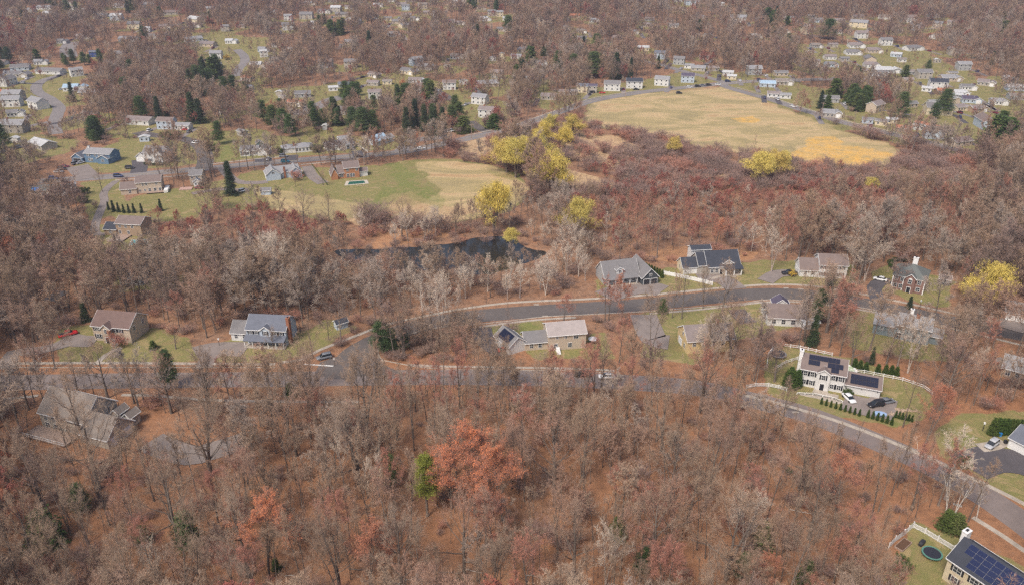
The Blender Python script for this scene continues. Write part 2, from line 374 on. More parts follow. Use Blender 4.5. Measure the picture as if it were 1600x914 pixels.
def sapling(seed):
    T, C = bare_tree(seed, H=8, r0=.055, first=.35, nl=7, limb=.2, e=(45, 15), counts=(6, 5, 4), widths=(.03, .014, .008), lean=.06)
    return T, C
for i in range(4): regj('sapling', sapling(130 + i), M_BARK, [M_TWIG])
PROTO['forsythia'] = [shrub(107, 2.2, 18, (8, 8), spread=.8, leafm=1, leaf=.22).mesh('shrub', [M_SHRUB, M_FORSY])]
PROTO['redshrub'] = [shrub(108, 2.4, 18, (8, 8), spread=.6, leafm=1, leaf=.14).mesh('shrub', [M_TWIG_RED, M_BUD])]
# cheaper, slightly thicker-twigged versions for the distant mass
for i in range(6):
    kw = dict(H=18, r0=.2, first=[.30, .36, .28, .4, .25, .33][i], nl=14, limb=[.36, .33, .38, .34, .42, .37][i], e=(72, 10), counts=(9, 7, 6), widths=(.07, .045, .042), forks=[1, 1, 2, 1, 2, 1][i])
    regj('far_bare', bare_tree(110 + i, **kw), M_BARK, [M_TWIG])
    if i < 3: regj('far_bare', bare_tree(140 + i, **kw), M_BARK, [M_TWIG_GREY])
    if i < 3: regj('far_bare', bare_tree(150 + i, **kw), M_BARK, [M_TWIG_DARK])
for i in range(3):
    kw = dict(H=17, r0=.2, first=.28, nl=14, limb=.38, e=(72, 10), counts=(9, 7, 6), widths=(.07, .045, .04), bud=.95, budsize=.19, forks=[1, 2, 1][i])
    regj('far_red', bare_tree(120 + i, **kw), M_BARK, [M_TWIG_RUST, M_BUD_FAR])
def _top(me):
    a = np.zeros(len(me.vertices) * 3, np.float32); me.vertices.foreach_get('co', a); return float(np.percentile(a[2::3], 99.7))
HGT = {k: max(_top(q[1] if isinstance(q, tuple) else q) for q in v) for k, v in PROTO.items()}
def plant(kind, name, x, y, h, label, cat, group=None, rz=None, idx=None, wide=1.0):
    lst = PROTO[kind]; k = idx if idx is not None else rnd.randrange(len(lst)); pr = lst[k % len(lst)]
    rz = rnd.random() * 6.28 if rz is None else rz
    base = HGT[kind]
    s = h / base
    if isinstance(pr, tuple):
        r = empty(name, (x, y, float(tz(y))), rz); r.scale = (s * wide, s * wide, s)
        link('trunk', pr[0], r); link('crown', pr[1], r)
    else:
        r = link(name, pr, None, (x, y, float(tz(y))), rz); r.scale = (s * wide, s * wide, s)
    return tag(r, label, cat, group)
rnd = random.Random(7)
# ------------------------------------------------------------------ ground cover zones (outlines in photo pixels, turned into real places)
LAWNS = [
 [(1200,548),(1225,538),(1330,560),(1385,582),(1445,604),(1462,630),(1440,655),(1400,668),(1330,655),(1250,634),(1195,614)],
 [(1462,670),(1500,645),(1620,640),(1620,800),(1530,745),(1470,712)],
 [(1325,483),(1400,490),(1480,522),(1500,560),(1440,565),(1380,552),(1325,540)],
 [(1362,425),(1400,414),(1490,440),(1482,482),(1430,472),(1365,452)],
 [(290,548),(360,528),(465,520),(510,500),(560,512),(500,546),(440,566),(300,566)],
 [(90,512),(150,506),(245,512),(300,530),(300,566),(90,566)],
 [(745,512),(850,499),(860,512),(840,528),(800,535),(760,532)],
 [(930,440),(1040,418),(1190,408),(1330,413),(1340,450),(1200,444),(1060,457),(930,465)],
 [(1010,488),(1190,472),(1262,476),(1250,512),(1150,530),(1080,570),(1000,560)],
 [(820,545),(950,520),(960,560),(840,560)],
 [(170,338),(215,306),(330,285),(400,268),(500,262),(590,258),(590,310),(560,335),(500,345),(440,330),(330,325),(300,345),(180,350)],
 [(130,285),(190,278),(200,330),(140,345)],
 [(110,262),(170,225),(330,205),(480,215),(640,212),(640,232),(330,255),(130,274)],
 [(1385,890),(1430,815),(1530,850),(1640,900),(1640,1000),(1385,1000)],
 [(150,350),(250,360),(230,392),(145,392)],
 [(180,430),(290,430),(290,450),(180,455)],
 [(40,130),(110,110),(130,120),(120,150),(90,175),(60,190),(30,200),(20,160)],
 [(300,50),(420,60),(420,120),(320,120)],[(380,140),(600,130),(620,165),(500,190),(400,185)],
 [(690,150),(800,165),(800,192),(720,200),(700,170)],
 [(870,150),(1080,110),(1130,128),(1080,134),(930,152),(870,168)],
 [(1150,125),(1300,140),(1330,185),(1280,178),(1150,134)],[(1340,190),(1450,165),(1560,210),(1560,240),(1440,215)],
 [(1240,70),(1420,70),(1560,140),(1560,180),(1400,150),(1240,110)],
]
BRIGHT = [[(598,258),(622,251),(640,262),(662,285),(700,312),(690,330),(650,318),(618,296)],[(755,512),(850,499),(850,512),(800,522),(765,528)],
 [(330,222),(375,215),(375,228),(400,238),(412,246),(340,256)],[(1390,655),(1410,655),(1405,672),(1380,668)],[(1505,668),(1545,690),(1500,705)],
 [(735,188),(765,180),(768,192),(745,197)],[(560,330),(600,335),(640,300),(600,290)],[(740,262),(810,272),(830,285),(780,280)],[(58,150),(88,148),(85,170),(60,172)]]
FIELD = [[(585,262),(640,250),(720,250),(775,260),(812,275),(835,296),(800,330),(700,352),(600,345),(560,340),(520,345),(560,300)]]
STRAW = [[(640,252),(720,252),(775,260),(832,292),(800,330),(700,350),(600,345),(560,338),(590,318),(650,320),(690,300),(660,270)],[(395,292),(470,300),(560,318),(600,345),(520,345),(430,328)],[(905,185),(925,160),(1000,147),(1080,141),(1130,137),(1150,139),(1200,160),(1280,190),(1330,208),(1395,226),(1412,245),(1380,262),(1300,262),(1240,252),(1180,242),(1120,234),(1060,222),(1000,207),(940,202)]]
GOLD = [[(1225,236),(1290,224),(1370,230),(1402,244),(1360,262),(1240,258)],[(1140,185),(1185,180),(1190,196),(1150,192)],[(1250,215),(1300,212),(1330,225),(1260,230)]]
MARSH = [[(700,222),(800,203),(830,232),(790,257),(720,245)],[(872,262),(905,268),(962,288),(955,304),(878,302)],[(900,205),(960,212),(1000,232),(1012,256),(960,262),(900,250),(868,225)],
 [(1375,264),(1430,250),(1480,260),(1538,285),(1505,312),(1450,302)],[(540,340),(700,350),(700,365),(560,355)],[(1120,268),(1180,272),(1172,300),(1130,290)]]
POND = [(516,391),(560,388),(627,386),(715,380),(745,372),(768,369),(800,373),(825,388),(850,397),(825,410),(790,422),(740,428),(680,424),(600,414),(540,402)]
RUST = [[(580,385),(600,340),(700,345),(720,365),(640,380)],[(980,405),(1050,385),(1180,395),(1180,405),(1060,412)]]
DIRT = [[(590,308),(640,296),(700,320),(760,330),(700,345),(600,335)],[(1010,143),(1120,133),(1130,140),(1040,148)]]
# ------------------------------------------------------------------ the ground: one sheet out to the horizon
def fbm(x, y, s, seed, octv=3):
    rg = np.random.default_rng(seed); o = 0; a = 1.0; tot = 0
    for k in range(octv):
        w = rg.normal(size=(5, 2)); w = w / np.linalg.norm(w, axis=1, keepdims=True) / s * (2 ** k) * (.7 + .6 * rg.random((5, 1))) * 6.28; ph = rg.random(5) * 6.28
        o = o + a * sum(np.sin(x * w[i, 0] + y * w[i, 1] + ph[i]) for i in range(5)) / 3; tot += a; a *= .55
    return o / tot
ys = np.concatenate([[-600, -100, 0, 40], np.exp(np.linspace(math.log(60), math.log(1500), 800)), [1700, 2200, 3500, 9000]])
us = np.concatenate([[-3, -1.5], np.linspace(-1, 1, 520), [1.5, 3]])
Yg, Ug = np.meshgrid(ys, us, indexing='ij'); Xg = Ug * (np.maximum(Yg, 60) * .74 + 70)
nr, nc = Yg.shape
xx, yy = Xg.ravel(), Yg.ravel()
def warp(x, y, amp=1.0):
    sc = np.clip(y / 300, .4, 3)
    return x + amp * sc * (2.2 * fbm(x, y, 22 * 1., 1) + .8 * fbm(x, y, 6, 3)), y + amp * sc * (2.2 * fbm(x, y, 22 * 1., 2) + .8 * fbm(x, y, 6, 4))
yp = np.maximum(yy, 30)
wx, wy = warp(xx, yp); gx, gy = Pn(wx, np.maximum(wy, 20))
def maskof(polys):
    m = np.zeros(len(xx), bool)
    for p in polys: m |= inpoly(gx, gy, p)
    g = m.astype(np.float32).reshape(nr, nc); g[yy.reshape(nr, nc) < 20] = 0
    for _ in range(2): g[1:-1, 1:-1] = (g[1:-1, 1:-1] * 2 + g[:-2, 1:-1] + g[2:, 1:-1] + g[1:-1, :-2] + g[1:-1, 2:]) / 6
    return g.ravel()
EXTRA_LAWN = []   # filled by the far houses (world discs)
def build_ground():
    import bmesh
    lawn = maskof(LAWNS + FIELD + STRAW)
    for (hx, hy, r) in EXTRA_LAWN:
        sel = (np.abs(xx - hx) < r + 4) & (np.abs(yy - hy) < r + 4)
        lawn[sel] = np.maximum(lawn[sel], np.clip((r - np.hypot(wx[sel] - hx, wy[sel] - hy)) / 4, 0, 1))
    lay = {'lawn': lawn, 'bright': maskof(BRIGHT), 'straw': maskof(STRAW), 'gold': maskof(GOLD), 'marsh': maskof(MARSH), 'rust': maskof(RUST), 'dirt': maskof(DIRT), 'dull': np.clip((yy - 150) / 60, 0, 1) * .9}
    inner = inpoly(gx, gy, POND); z = (np.where(inner & (yy > 20), -.9, 0.0) + tz(yy)).reshape(nr, nc)
    for _ in range(3): z[1:-1, 1:-1] = (z[1:-1, 1:-1] * 2 + z[:-2, 1:-1] + z[2:, 1:-1] + z[1:-1, :-2] + z[1:-1, 2:]) / 6
    V = np.stack([xx, yy, z.ravel()], 1)
    i, j = np.meshgrid(np.arange(nr - 1), np.arange(nc - 1), indexing='ij'); a = (i * nc + j).ravel()
    F = np.stack([a, a + 1, a + nc + 1, a + nc], 1)
    m = bpy.data.materials.new('ground_cover'); m.use_nodes = True; nt = m.node_tree; N = nt.nodes; Lk = nt.links; b = N['Principled BSDF']
    b.inputs['Roughness'].default_value = .95; b.inputs['Specular IOR Level'].default_value = .1
    tc = N.new('ShaderNodeTexCoord')
    def noise(scale, detail=6, rough=.6, dist=0.0):
        n = N.new('ShaderNodeTexNoise'); n.inputs['Scale'].default_value = scale; n.inputs['Detail'].default_value = detail; n.inputs['Roughness'].default_value = rough
        n.inputs['Distortion'].default_value = dist; Lk.new(tc.outputs['Object'], n.inputs['Vector']); return n.outputs['Fac']
    def ramp(fac, cols, pos=None):
        r = N.new('ShaderNodeValToRGB'); e = r.color_ramp.elements
        while len(e) < len(cols): e.new(.5)
        for k, c in enumerate(cols): e[k].position = (pos[k] if pos else .3 + .4 * k / (len(cols) - 1)); e[k].color = (*c, 1)
        Lk.new(fac, r.inputs[0]); return r.outputs[0]
    def mix(f, A, B, bt='MIX'):
        mx = N.new('ShaderNodeMix'); mx.data_type = 'RGBA'; mx.blend_type = bt
        if isinstance(f, float): mx.inputs[0].default_value = f
        else: Lk.new(f, mx.inputs[0])
        Lk.new(A, mx.inputs[6]); Lk.new(B, mx.inputs[7]); return mx.outputs[2]
    nm_ = noise(.16, 7, .65, 1.0); n1 = noise(.06); n2 = noise(.5); n3 = noise(3.5, 3); n4 = noise(.02, 3)
    litter = ramp(n2, [(.12, .066, .043), (.26, .138, .078), (.36, .182, .097), (.30, .185, .12)])
    litter = mix(n3, litter, ramp(n1, [(.20, .105, .062), (.32, .155, .082), (.27, .165, .11)]))
    lawn_c = ramp(nm_, [(.27, .20, .10), (.25, .215, .09), (.175, .185, .06), (.36, .27, .14)], [.34, .45, .54, .64])
    n2h = N.new('ShaderNodeMath'); n2h.operation = 'MULTIPLY'; n2h.inputs[1].default_value = .6; Lk.new(n2, n2h.inputs[0]); lawn_c = mix(n2h.outputs[0], lawn_c, ramp(n3, [(.19, .16, .065), (.34, .26, .13)]))
    bright_c = ramp(n2, [(.09, .15, .03), (.14, .185, .045), (.23, .22, .08)])
    straw_c = ramp(n1, [(.40, .295, .15), (.34, .265, .135), (.46, .34, .18), (.32, .255, .13)], [.3, .45, .58, .7])
    mp = N.new('ShaderNodeMapping'); mp.inputs['Scale'].default_value = (.02, .045, 1); mp.inputs['Rotation'].default_value = (0, 0, .5); Lk.new(tc.outputs['Object'], mp.inputs[0])
    st = N.new('ShaderNodeTexNoise'); st.inputs['Scale'].default_value = 1.0; st.inputs['Detail'].default_value = 8; st.inputs['Roughness'].default_value = .68; st.inputs['Distortion'].default_value = 1.6; Lk.new(mp.outputs[0], st.inputs['Vector'])
    straw_c = mix(st.outputs['Fac'], straw_c, ramp(st.outputs['Fac'], [(.27, .25, .12), (.36, .30, .14), (.48, .35, .19), (.42, .26, .14)], [.38, .47, .55, .66]))
    straw_c = mix(.72, straw_c, ramp(st.outputs['Fac'], [(.31, .245, .13), (.38, .295, .145), (.52, .38, .21), (.40, .25, .13)], [.36, .46, .56, .68]))
    gold_c = ramp(n2, [(.62, .30, .05), (.72, .42, .11), (.5, .33, .12)])
    marsh_c = ramp(n2, [(.26, .155, .09), (.42, .28, .16), (.54, .38, .22), (.32, .20, .12)], [.3, .45, .55, .68])
    rust_c = ramp(n2, [(.34, .17, .09), (.42, .24, .13)]); dirt_c = ramp(n2, [(.30, .17, .08), (.46, .31, .18), (.36, .26, .13)])
    col = litter
    dull_c = ramp(n2, [(.13, .085, .062), (.23, .15, .105), (.30, .195, .135), (.26, .18, .12)])
    for nm, c in (('dull', dull_c), ('lawn', lawn_c), ('straw', straw_c), ('marsh', marsh_c), ('rust', rust_c), ('dirt', dirt_c), ('gold', gold_c), ('bright', bright_c)):
        at = N.new('ShaderNodeAttribute'); at.attribute_name = nm
        # break the edge up with noise
        ad = N.new('ShaderNodeMath'); ad.operation = 'ADD'; Lk.new(at.outputs['Fac'], ad.inputs[0]); Lk.new(nm_ if nm in ('gold', 'bright', 'dirt', 'straw', 'dull') else n2, ad.inputs[1])
        mr = N.new('ShaderNodeMapRange'); mr.inputs[1].default_value = {'bright': 1.2, 'gold': 1.3, 'dirt': 1.3, 'straw': .98, 'dull': 1.2}.get(nm, .82); mr.inputs[2].default_value = {'bright': 2.0, 'gold': 1.66, 'dirt': 1.65, 'straw': 1.42, 'dull': 1.7}.get(nm, 1.12); Lk.new(ad.outputs[0], mr.inputs[0])
        col = mix(mr.outputs[0], col, c)
    Lk.new(col, b.inputs['Base Color'])
    bp = N.new('ShaderNodeBump'); bp.inputs['Strength'].default_value = .5; bp.inputs['Distance'].default_value = .3; Lk.new(n3, bp.inputs['Height']); Lk.new(bp.outputs[0], b.inputs['Normal'])
    me = np_mesh('ground', V, F, [m])
    for k, v in lay.items():
        at = me.attributes.new(k, 'FLOAT', 'POINT'); at.data.foreach_set('value', v.astype(np.float32))
    o = link('ground', me); tag(o, kind='structure')
# ------------------------------------------------------------------ pond
def build_pond():
    m = mat('pond_water', (.025, .024, .02), .12, .5, bump=.08)
    pts = [G(*p) for p in POND]; c = sum(pts, Vector()) / len(pts)
    mb = MB(); mb.poly([(p + (p - c).normalized() * 6).to_tuple()[:2] + (-.30,) for p in pts], m); o = mb.build('pond'); tag(o, kind='structure')
# ------------------------------------------------------------------ roads, kerbs and pavements
def smooth_line(px, step=3.0):
    pts = [G(*p).xy for p in px]; pts = [2 * pts[0] - pts[1]] + pts + [2 * pts[-1] - pts[-2]]; out = []
    for i in range(1, len(pts) - 2):
        a, b, c, d = pts[i - 1], pts[i], pts[i + 1], pts[i + 2]; n = max(2, int((c - b).length / step))
        for k in range(n):
            t = k / n
            out.append(.5 * ((2 * b) + (-a + c) * t + (2 * a - 5 * b + 4 * c - d) * t * t + (-a + 3 * b - 3 * c + d) * t ** 3))
    out.append(pts[-2]); return out
def offset(line, o):
    r = []
    for i, p in enumerate(line):
        d = (line[min(i + 1, len(line) - 1)] - line[max(i - 1, 0)]).normalized(); r.append(p + Vector((-d.y, d.x)) * o)
    return r
def strip(mb, line, w, z, m, thick=0.0):
    L = offset(line, w / 2); Rr = offset(line, -w / 2)
    for i in range(len(line) - 1):
        a, b, c, d = L[i], L[i + 1], Rr[i + 1], Rr[i]
        if a.y > 555:
            za, zb, zc_, zd = (z + .05 + float(tz(q.y)) for q in (a, b, c, d)); mb.poly([(a.x, a.y, za), (d.x, d.y, zd), (c.x, c.y, zc_), (b.x, b.y, zb)], m); continue
        mb.poly([(a.x, a.y, z), (d.x, d.y, z), (c.x, c.y, z), (b.x, b.y, z)], m)
        if thick:
            mb.poly([(a.x, a.y, z), (b.x, b.y, z), (b.x, b.y, z - thick), (a.x, a.y, z - thick)], m)
            mb.poly([(d.x, d.y, z - thick), (c.x, c.y, z - thick), (c.x, c.y, z), (d.x, d.y, z)], m)
M_ASPH = mat('asphalt', (.13, .112, .104), .9, .2, var=.17, vscale=.10)
M_ASPH2 = mat('worn_asphalt', (.215, .175, .16), .9, .2, var=.18, vscale=.09)
M_ASPHF = mat('pale_asphalt', (.23, .205, .195), .9, .2, var=.14, vscale=.1)
M_ASPHD = mat('dark_driveway', (.10, .09, .095), .9, .2, var=.15, vscale=.3)
M_DRIVE = mat('worn_driveway', (.24, .20, .18), .9, .2, var=.18, vscale=.3)
M_GRASSV = mat('verge_grass', (.24, .20, .085), .95, .1, var=.3, vscale=.5)
M_LINE = mat('road_line_yellow', (.45, .32, .08), .8, .2)
M_PAINT = mat('road_line_white', (.72, .70, .66), .8, .2)
ROADZ = [0.012]
ROADS = []
def road(px, w, m=M_ASPH2, kerb=True, name='road', line=False):
    L = smooth_line(px); z = ROADZ[0]; ROADZ[0] += .004
    mb = MB(); strip(mb, L, w, z, m)
    o = mb.build(name); tag(o, kind='structure'); ROADS.append((L, w / 2 + 1.2))
    if line:
        mb = MB(); strip(mb, offset(L, .12), .1, z + .004, M_LINE); strip(mb, offset(L, -.12), .1, z + .004, M_LINE)
        tag(mb.build('road_line'), kind='structure')
    return L
WALKS = []
def walk(px, w=1.3, name='pavement', m=M_CONC, z=.10):
    w *= .85; L = smooth_line(px); mb = MB(); strip(mb, L, w, z, m, .14); tag(mb.build(name), kind='structure'); WALKS.append((L, w / 2 + .6)); return L
def kerb(px_or_line, w=.35, z=.125, gaps=()):
    L = px_or_line if isinstance(px_or_line[0], Vector) else smooth_line(px_or_line)
    mb = MB(); strip(mb, L, w, z, M_CONC, .16); tag(mb.build('kerb'), kind='structure')
def build_roads():
    # lower street across the picture
    low = road([(-80,600),(0,598),(150,595),(300,593),(450,592),(560,590),(700,589),(850,591),(980,597),(1090,606),(1180,626),(1270,650),(1370,690),(1450,726),(1530,770),(1600,818),(1680,880)], 8.0, M_ASPH2)
    walk([(-60,569),(0,568),(100,567),(200,567),(300,568),(430,569)], 1.5)
    kerb([(-60,575),(0,574),(150,574),(300,574),(430,574)], .3)
    kerb([(600,563),(625,568),(660,574),(720,577),(800,578),(880,579),(960,583)], .35)
    walk([(640,570),(700,572.5),(800,574),(900,576),(960,579)], 1.3)
    walk([(1165,618),(1200,626),(1240,637),(1300,655),(1370,681),(1450,715),(1540,757),(1600,787),(1680,830)], 1.5)
    walk([(1520,808),(1565,836),(1600,860),(1660,900)], 1.5)
    walk([(-60,625),(20,622),(60,618)], 1.3); walk([(190,617),(240,618),(330,625),(430,627),(560,628)], 1.3)
    # street climbing to the right
    up = road([(530,592),(545,562),(565,545),(600,528),(650,510),(720,497),(800,489),(926,481),(1014,475),(1102,466),(1170,460),(1230,459),(1300,465),(1400,484),(1477,500),(1540,512),(1640,532)], 8.7, M_ASPH)
    tri = [G(*p) for p in ((490,588),(500,566),(540,552),(585,538),(590,555),(600,570),(640,587))]
    mb = MB(); mb.poly([(p.x, p.y, .033) for p in tri], M_ASPH); tag(mb.build('road'), kind='structure')
    walk([(440,566),(470,562),(499,547),(550,527),(601,508),(652,496.5),(715,484),(800,473),(926,467),(1014,461),(1077,455),(1122,450.5),(1200,445),(1263,446.5),(1333,457),(1427,476),(1490,490),(1560,503)], 1.5)
    kerb([(600,566),(592,556),(591,546),(600,537),(640,522),(690,511),(747,506.5),(800,501),(850,495),(930,491),(1019,486),(1102,479.5),(1165,473.5),(1200,468.5),(1260,470),(1341,480),(1400,492)], .4)
    walk([(748,511),(800,504),(850,499),(900,496)], 1.3); walk([(1015,490),(1080,485),(1140,478.5),(1200,472),(1262,473),(1341,483.5),(1371,489),(1430,500),(1464,508),(1530,523),(1600,540)], 1.3)
    # long avenue beyond the fields
    ave = road([(60,284),(130,279),(190,275),(260,269),(330,263),(400,256),(475,250),(561,244),(626,238),(677,228.5),(727,217.5),(800,200.5),(875,175),(926,158),(1001,145),(1077,136.5),(1127,131.5),(1180,127.5),(1260,125),(1330,124)], 9.0, M_ASPHF, line=True)
    walk([(180,282),(260,277),(300,273)], 1.4); walk([(330,257),(400,249),(436,246)], 1.4); walk([(470,258),(540,251),(560,249)], 1.4)
    walk([(727,212.5),(760,205.5),(800,196.5),(875,171),(926,154),(1001,141.5)], 1.4)
    road([(1127,131.5),(1140,138),(1200,155),(1243,169),(1283,181),(1321,193),(1376,206),(1439,221),(1500,236),(1545,247),(1620,264)], 8.0, M_ASPHF)
    walk([(1150,137),(1200,151),(1243,165),(1283,177.5),(1321,189),(1376,202),(1439,217),(1500,232),(1560,246)], 1.3)
    road([(1135,130),(1100,120),(1064,111),(1034,102),(1000,95)], 7, M_ASPHF)
    road([(318,264),(321,250),(317,234),(302,222),(272,215),(235,211),(215,207)], 8.5, M_ASPH)
    road([(88,210),(84,196),(89,180),(92,168),(78,155),(60,145),(57,135),(68,126),(84,121),(98,117)], 8, M_ASPHF)
    road([(40,200),(60,194),(84,190)], 5, M_ASPHF); road([(108,90),(106,78),(112,66)], 14, M_ASPHF)
    road([(368,120),(373,108),(382,98),(381,88),(370,78)], 8, M_ASPHF)
    road([(462,180),(485,172),(503,163),(520,156),(536,152)], 12, M_ASPHF); road([(536,150),(556,152)], 16, M_ASPHF)
    road([(668,139),(682,147),(696,154),(712,155)], 14, M_ASPH); road([(762,207),(745,198),(735,190)], 7, M_ASPH)
    road([(628,236),(640,224),(652,219),(700,214)], 9, M_ASPHF)
    # driveways
    dr = lambda px, w, m=M_DRIVE: road(px, w, m, name='driveway')
    dr([(182,283),(170,292),(162,303),(163,315),(158,328),(152,342),(148,358),(152,366),(165,366)], 3.6)
    dr([(216,270),(219,258),(218,250)], 8, M_ASPHD); dr([(140,279),(128,268),(120,260)], 11, M_DRIVE); dr([(345,262),(368,283),(400,286),(418,284)], 5, M_DRIVE)
    dr([(411,253),(412,247)], 9, M_ASPHD); dr([(455,251),(456,243)], 7, M_ASPHD); dr([(563,246),(558,236)], 7, M_ASPHD); dr([(480,260),(488,275),(505,287)], 6, M_DRIVE)
    dr([(300,303),(345,296),(378,298)], 4, M_DRIVE)
    dr([(305,552),(330,546),(360,545),(385,546)], 8.5, M_DRIVE); dr([(338,552),(325,560),(318,575)], 5, M_DRIVE)
    dr([(100,528),(125,533),(150,533)], 7, M_DRIVE); dr([(150,570),(165,555),(190,543)], 1.6, M_CONC); dr([(110,535),(60,548),(20,552),(10,575)], 5, M_DRIVE)
    dr([(75,470),(88,462),(98,455)], 5, M_ASPHD)
    dr([(752,512),(757,530),(775,545),(795,548)], 6.5, M_ASPHD)
    dr([(945,464),(975,453),(1010,449),(1035,455)], 10, M_DRIVE); dr([(1150,452),(1135,440),(1115,434),(1090,434)], 8, M_DRIVE); dr([(1110,436),(1135,431),(1150,434)], 1.5, M_CONC)
    dr([(1005,492),(1012,510),(1022,530),(1045,535)], 9, M_DRIVE); dr([(1150,484),(1160,496),(1170,505)], 6, M_ASPHD)
    dr([(1195,440),(1215,428),(1240,427)], 6, M_DRIVE); dr([(1372,470),(1366,450),(1378,440),(1392,440)], 5, M_ASPHD)
    dr([(1318,626),(1345,634),(1370,638),(1385,632)], 9, M_DRIVE); dr([(1374,652),(1380,636),(1384,622)], 6, M_DRIVE)
    dr([(1270,611),(1285,615),(1310,620)], 1.6, M_CONC)
    dr([(1512,730),(1545,718),(1590,722),(1640,740)], 10, M_ASPHD); dr([(1530,700),(1550,697),(1568,690)], 3.4, M_CONC)
    dr([(235,690),(262,702),(300,712),(330,705),(380,690)], 7.5, M_DRIVE);
    dr([(1550,560),(1575,575),(1600,580)], 6, M_DRIVE); dr([(1560,500),(1590,510),(1620,515)], 9, M_DRIVE)
    dr([(1350,128),(1300,122)], 6, M_ASPHF)
    # painted stop line, white centre patches on the lower street
    mb = MB(); a, b = G(475,569), G(521,572); d = (b - a).normalized(); strip(mb, [a.xy, b.xy], .55, .12, M_PAINT); tag(mb.build('stop_line'), kind='structure')
    # plank-edged patios
    def patio(px, m, z=.02, name='patio'):
        mb = MB(); mb.prism([tuple(G(*p).xy) for p in px], 'z', -.02, z, m); tag(mb.build(name), kind='structure')
    patio([(1248,613),(1290,617),(1318,628),(1310,631),(1275,622),(1250,617)], M_CONC, .05)
    patio([(1010,146),(1040,139),(1120,133),(1140,137),(1100,142),(1040,148)], M_ASPHF, .045, 'parking_area')
    patio([(1300,572),(1325,574),(1342,584),(1335,592),(1305,590)], M_CONC, .05)
# ------------------------------------------------------------------ house builder
FOOT = []     # footprints (cx, cy, radius, half width) used to keep trees off
def wallmat(key, col, stripe=True): return mat('siding_' + key, col, .75, .3, var=.06, vscale=.5, stripe=('Z', .22, .05) if stripe else None)
def roofmat(key, col): return mat('shingles_' + key, col, .9, .2, var=.13, vscale=.7, stripe=('Z', .16, .07))
W = {'white': wallmat('white', (.63, .62, .60)), 'cream': wallmat('cream', (.62, .53, .38)), 'beige': wallmat('beige', (.50, .41, .32)), 'tan': wallmat('tan', (.36, .26, .18)),
     'blue': wallmat('blue', (.13, .21, .31)), 'paleblue': wallmat('pale_blue', (.44, .50, .57)), 'grey': wallmat('grey', (.36, .36, .36)), 'bluegrey': wallmat('blue_grey', (.21, .25, .27)),
     'charcoal': wallmat('charcoal', (.07, .08, .09)), 'brick': mat('brick_wall', (.235, .14, .118), .85, .2, var=.15, vscale=1, stripe=('Z', .2, .08)),
     'brown': wallmat('brown', (.26, .17, .11)), 'stone': wallmat('stone', (.40, .36, .31)), 'yellow': wallmat('yellow', (.62, .47, .25)), 'teal': wallmat('teal', (.04, .16, .17)),
     'deepblue': wallmat('deep_blue', (.04, .07, .22)), 'orange': mat('orange_brick', (.40, .19, .10), .85, .2, var=.12, vscale=1, stripe=('Z', .2, .08))}
RF = {'grey': roofmat('grey', (.18, .17, .17)), 'brown': roofmat('brown', (.20, .155, .14)), 'dark': roofmat('dark', (.055, .06, .075)), 'pale': roofmat('pale_grey', (.27, .265, .27)),
      'red': roofmat('red_brown', (.17, .115, .10)), 'taupe': roofmat('taupe', (.235, .20, .175)), 'green': roofmat('green_grey', (.14, .15, .142)), 'mid': roofmat('mid_grey', (.20, .19, .19)),
      'blue': roofmat('blue_grey', (.145, .155, .185)), 'rose': roofmat('weathered', (.24, .20, .19)), 'skyblue': roofmat('sky_blue', (.34, .45, .55)), 'terracotta': roofmat('terracotta', (.42, .17, .10)),
      'purple': roofmat('purple_grey', (.10, .085, .12)), 'white': roofmat('white', (.46, .46, .46)), 'faded': roofmat('faded', (.37, .32, .30))}
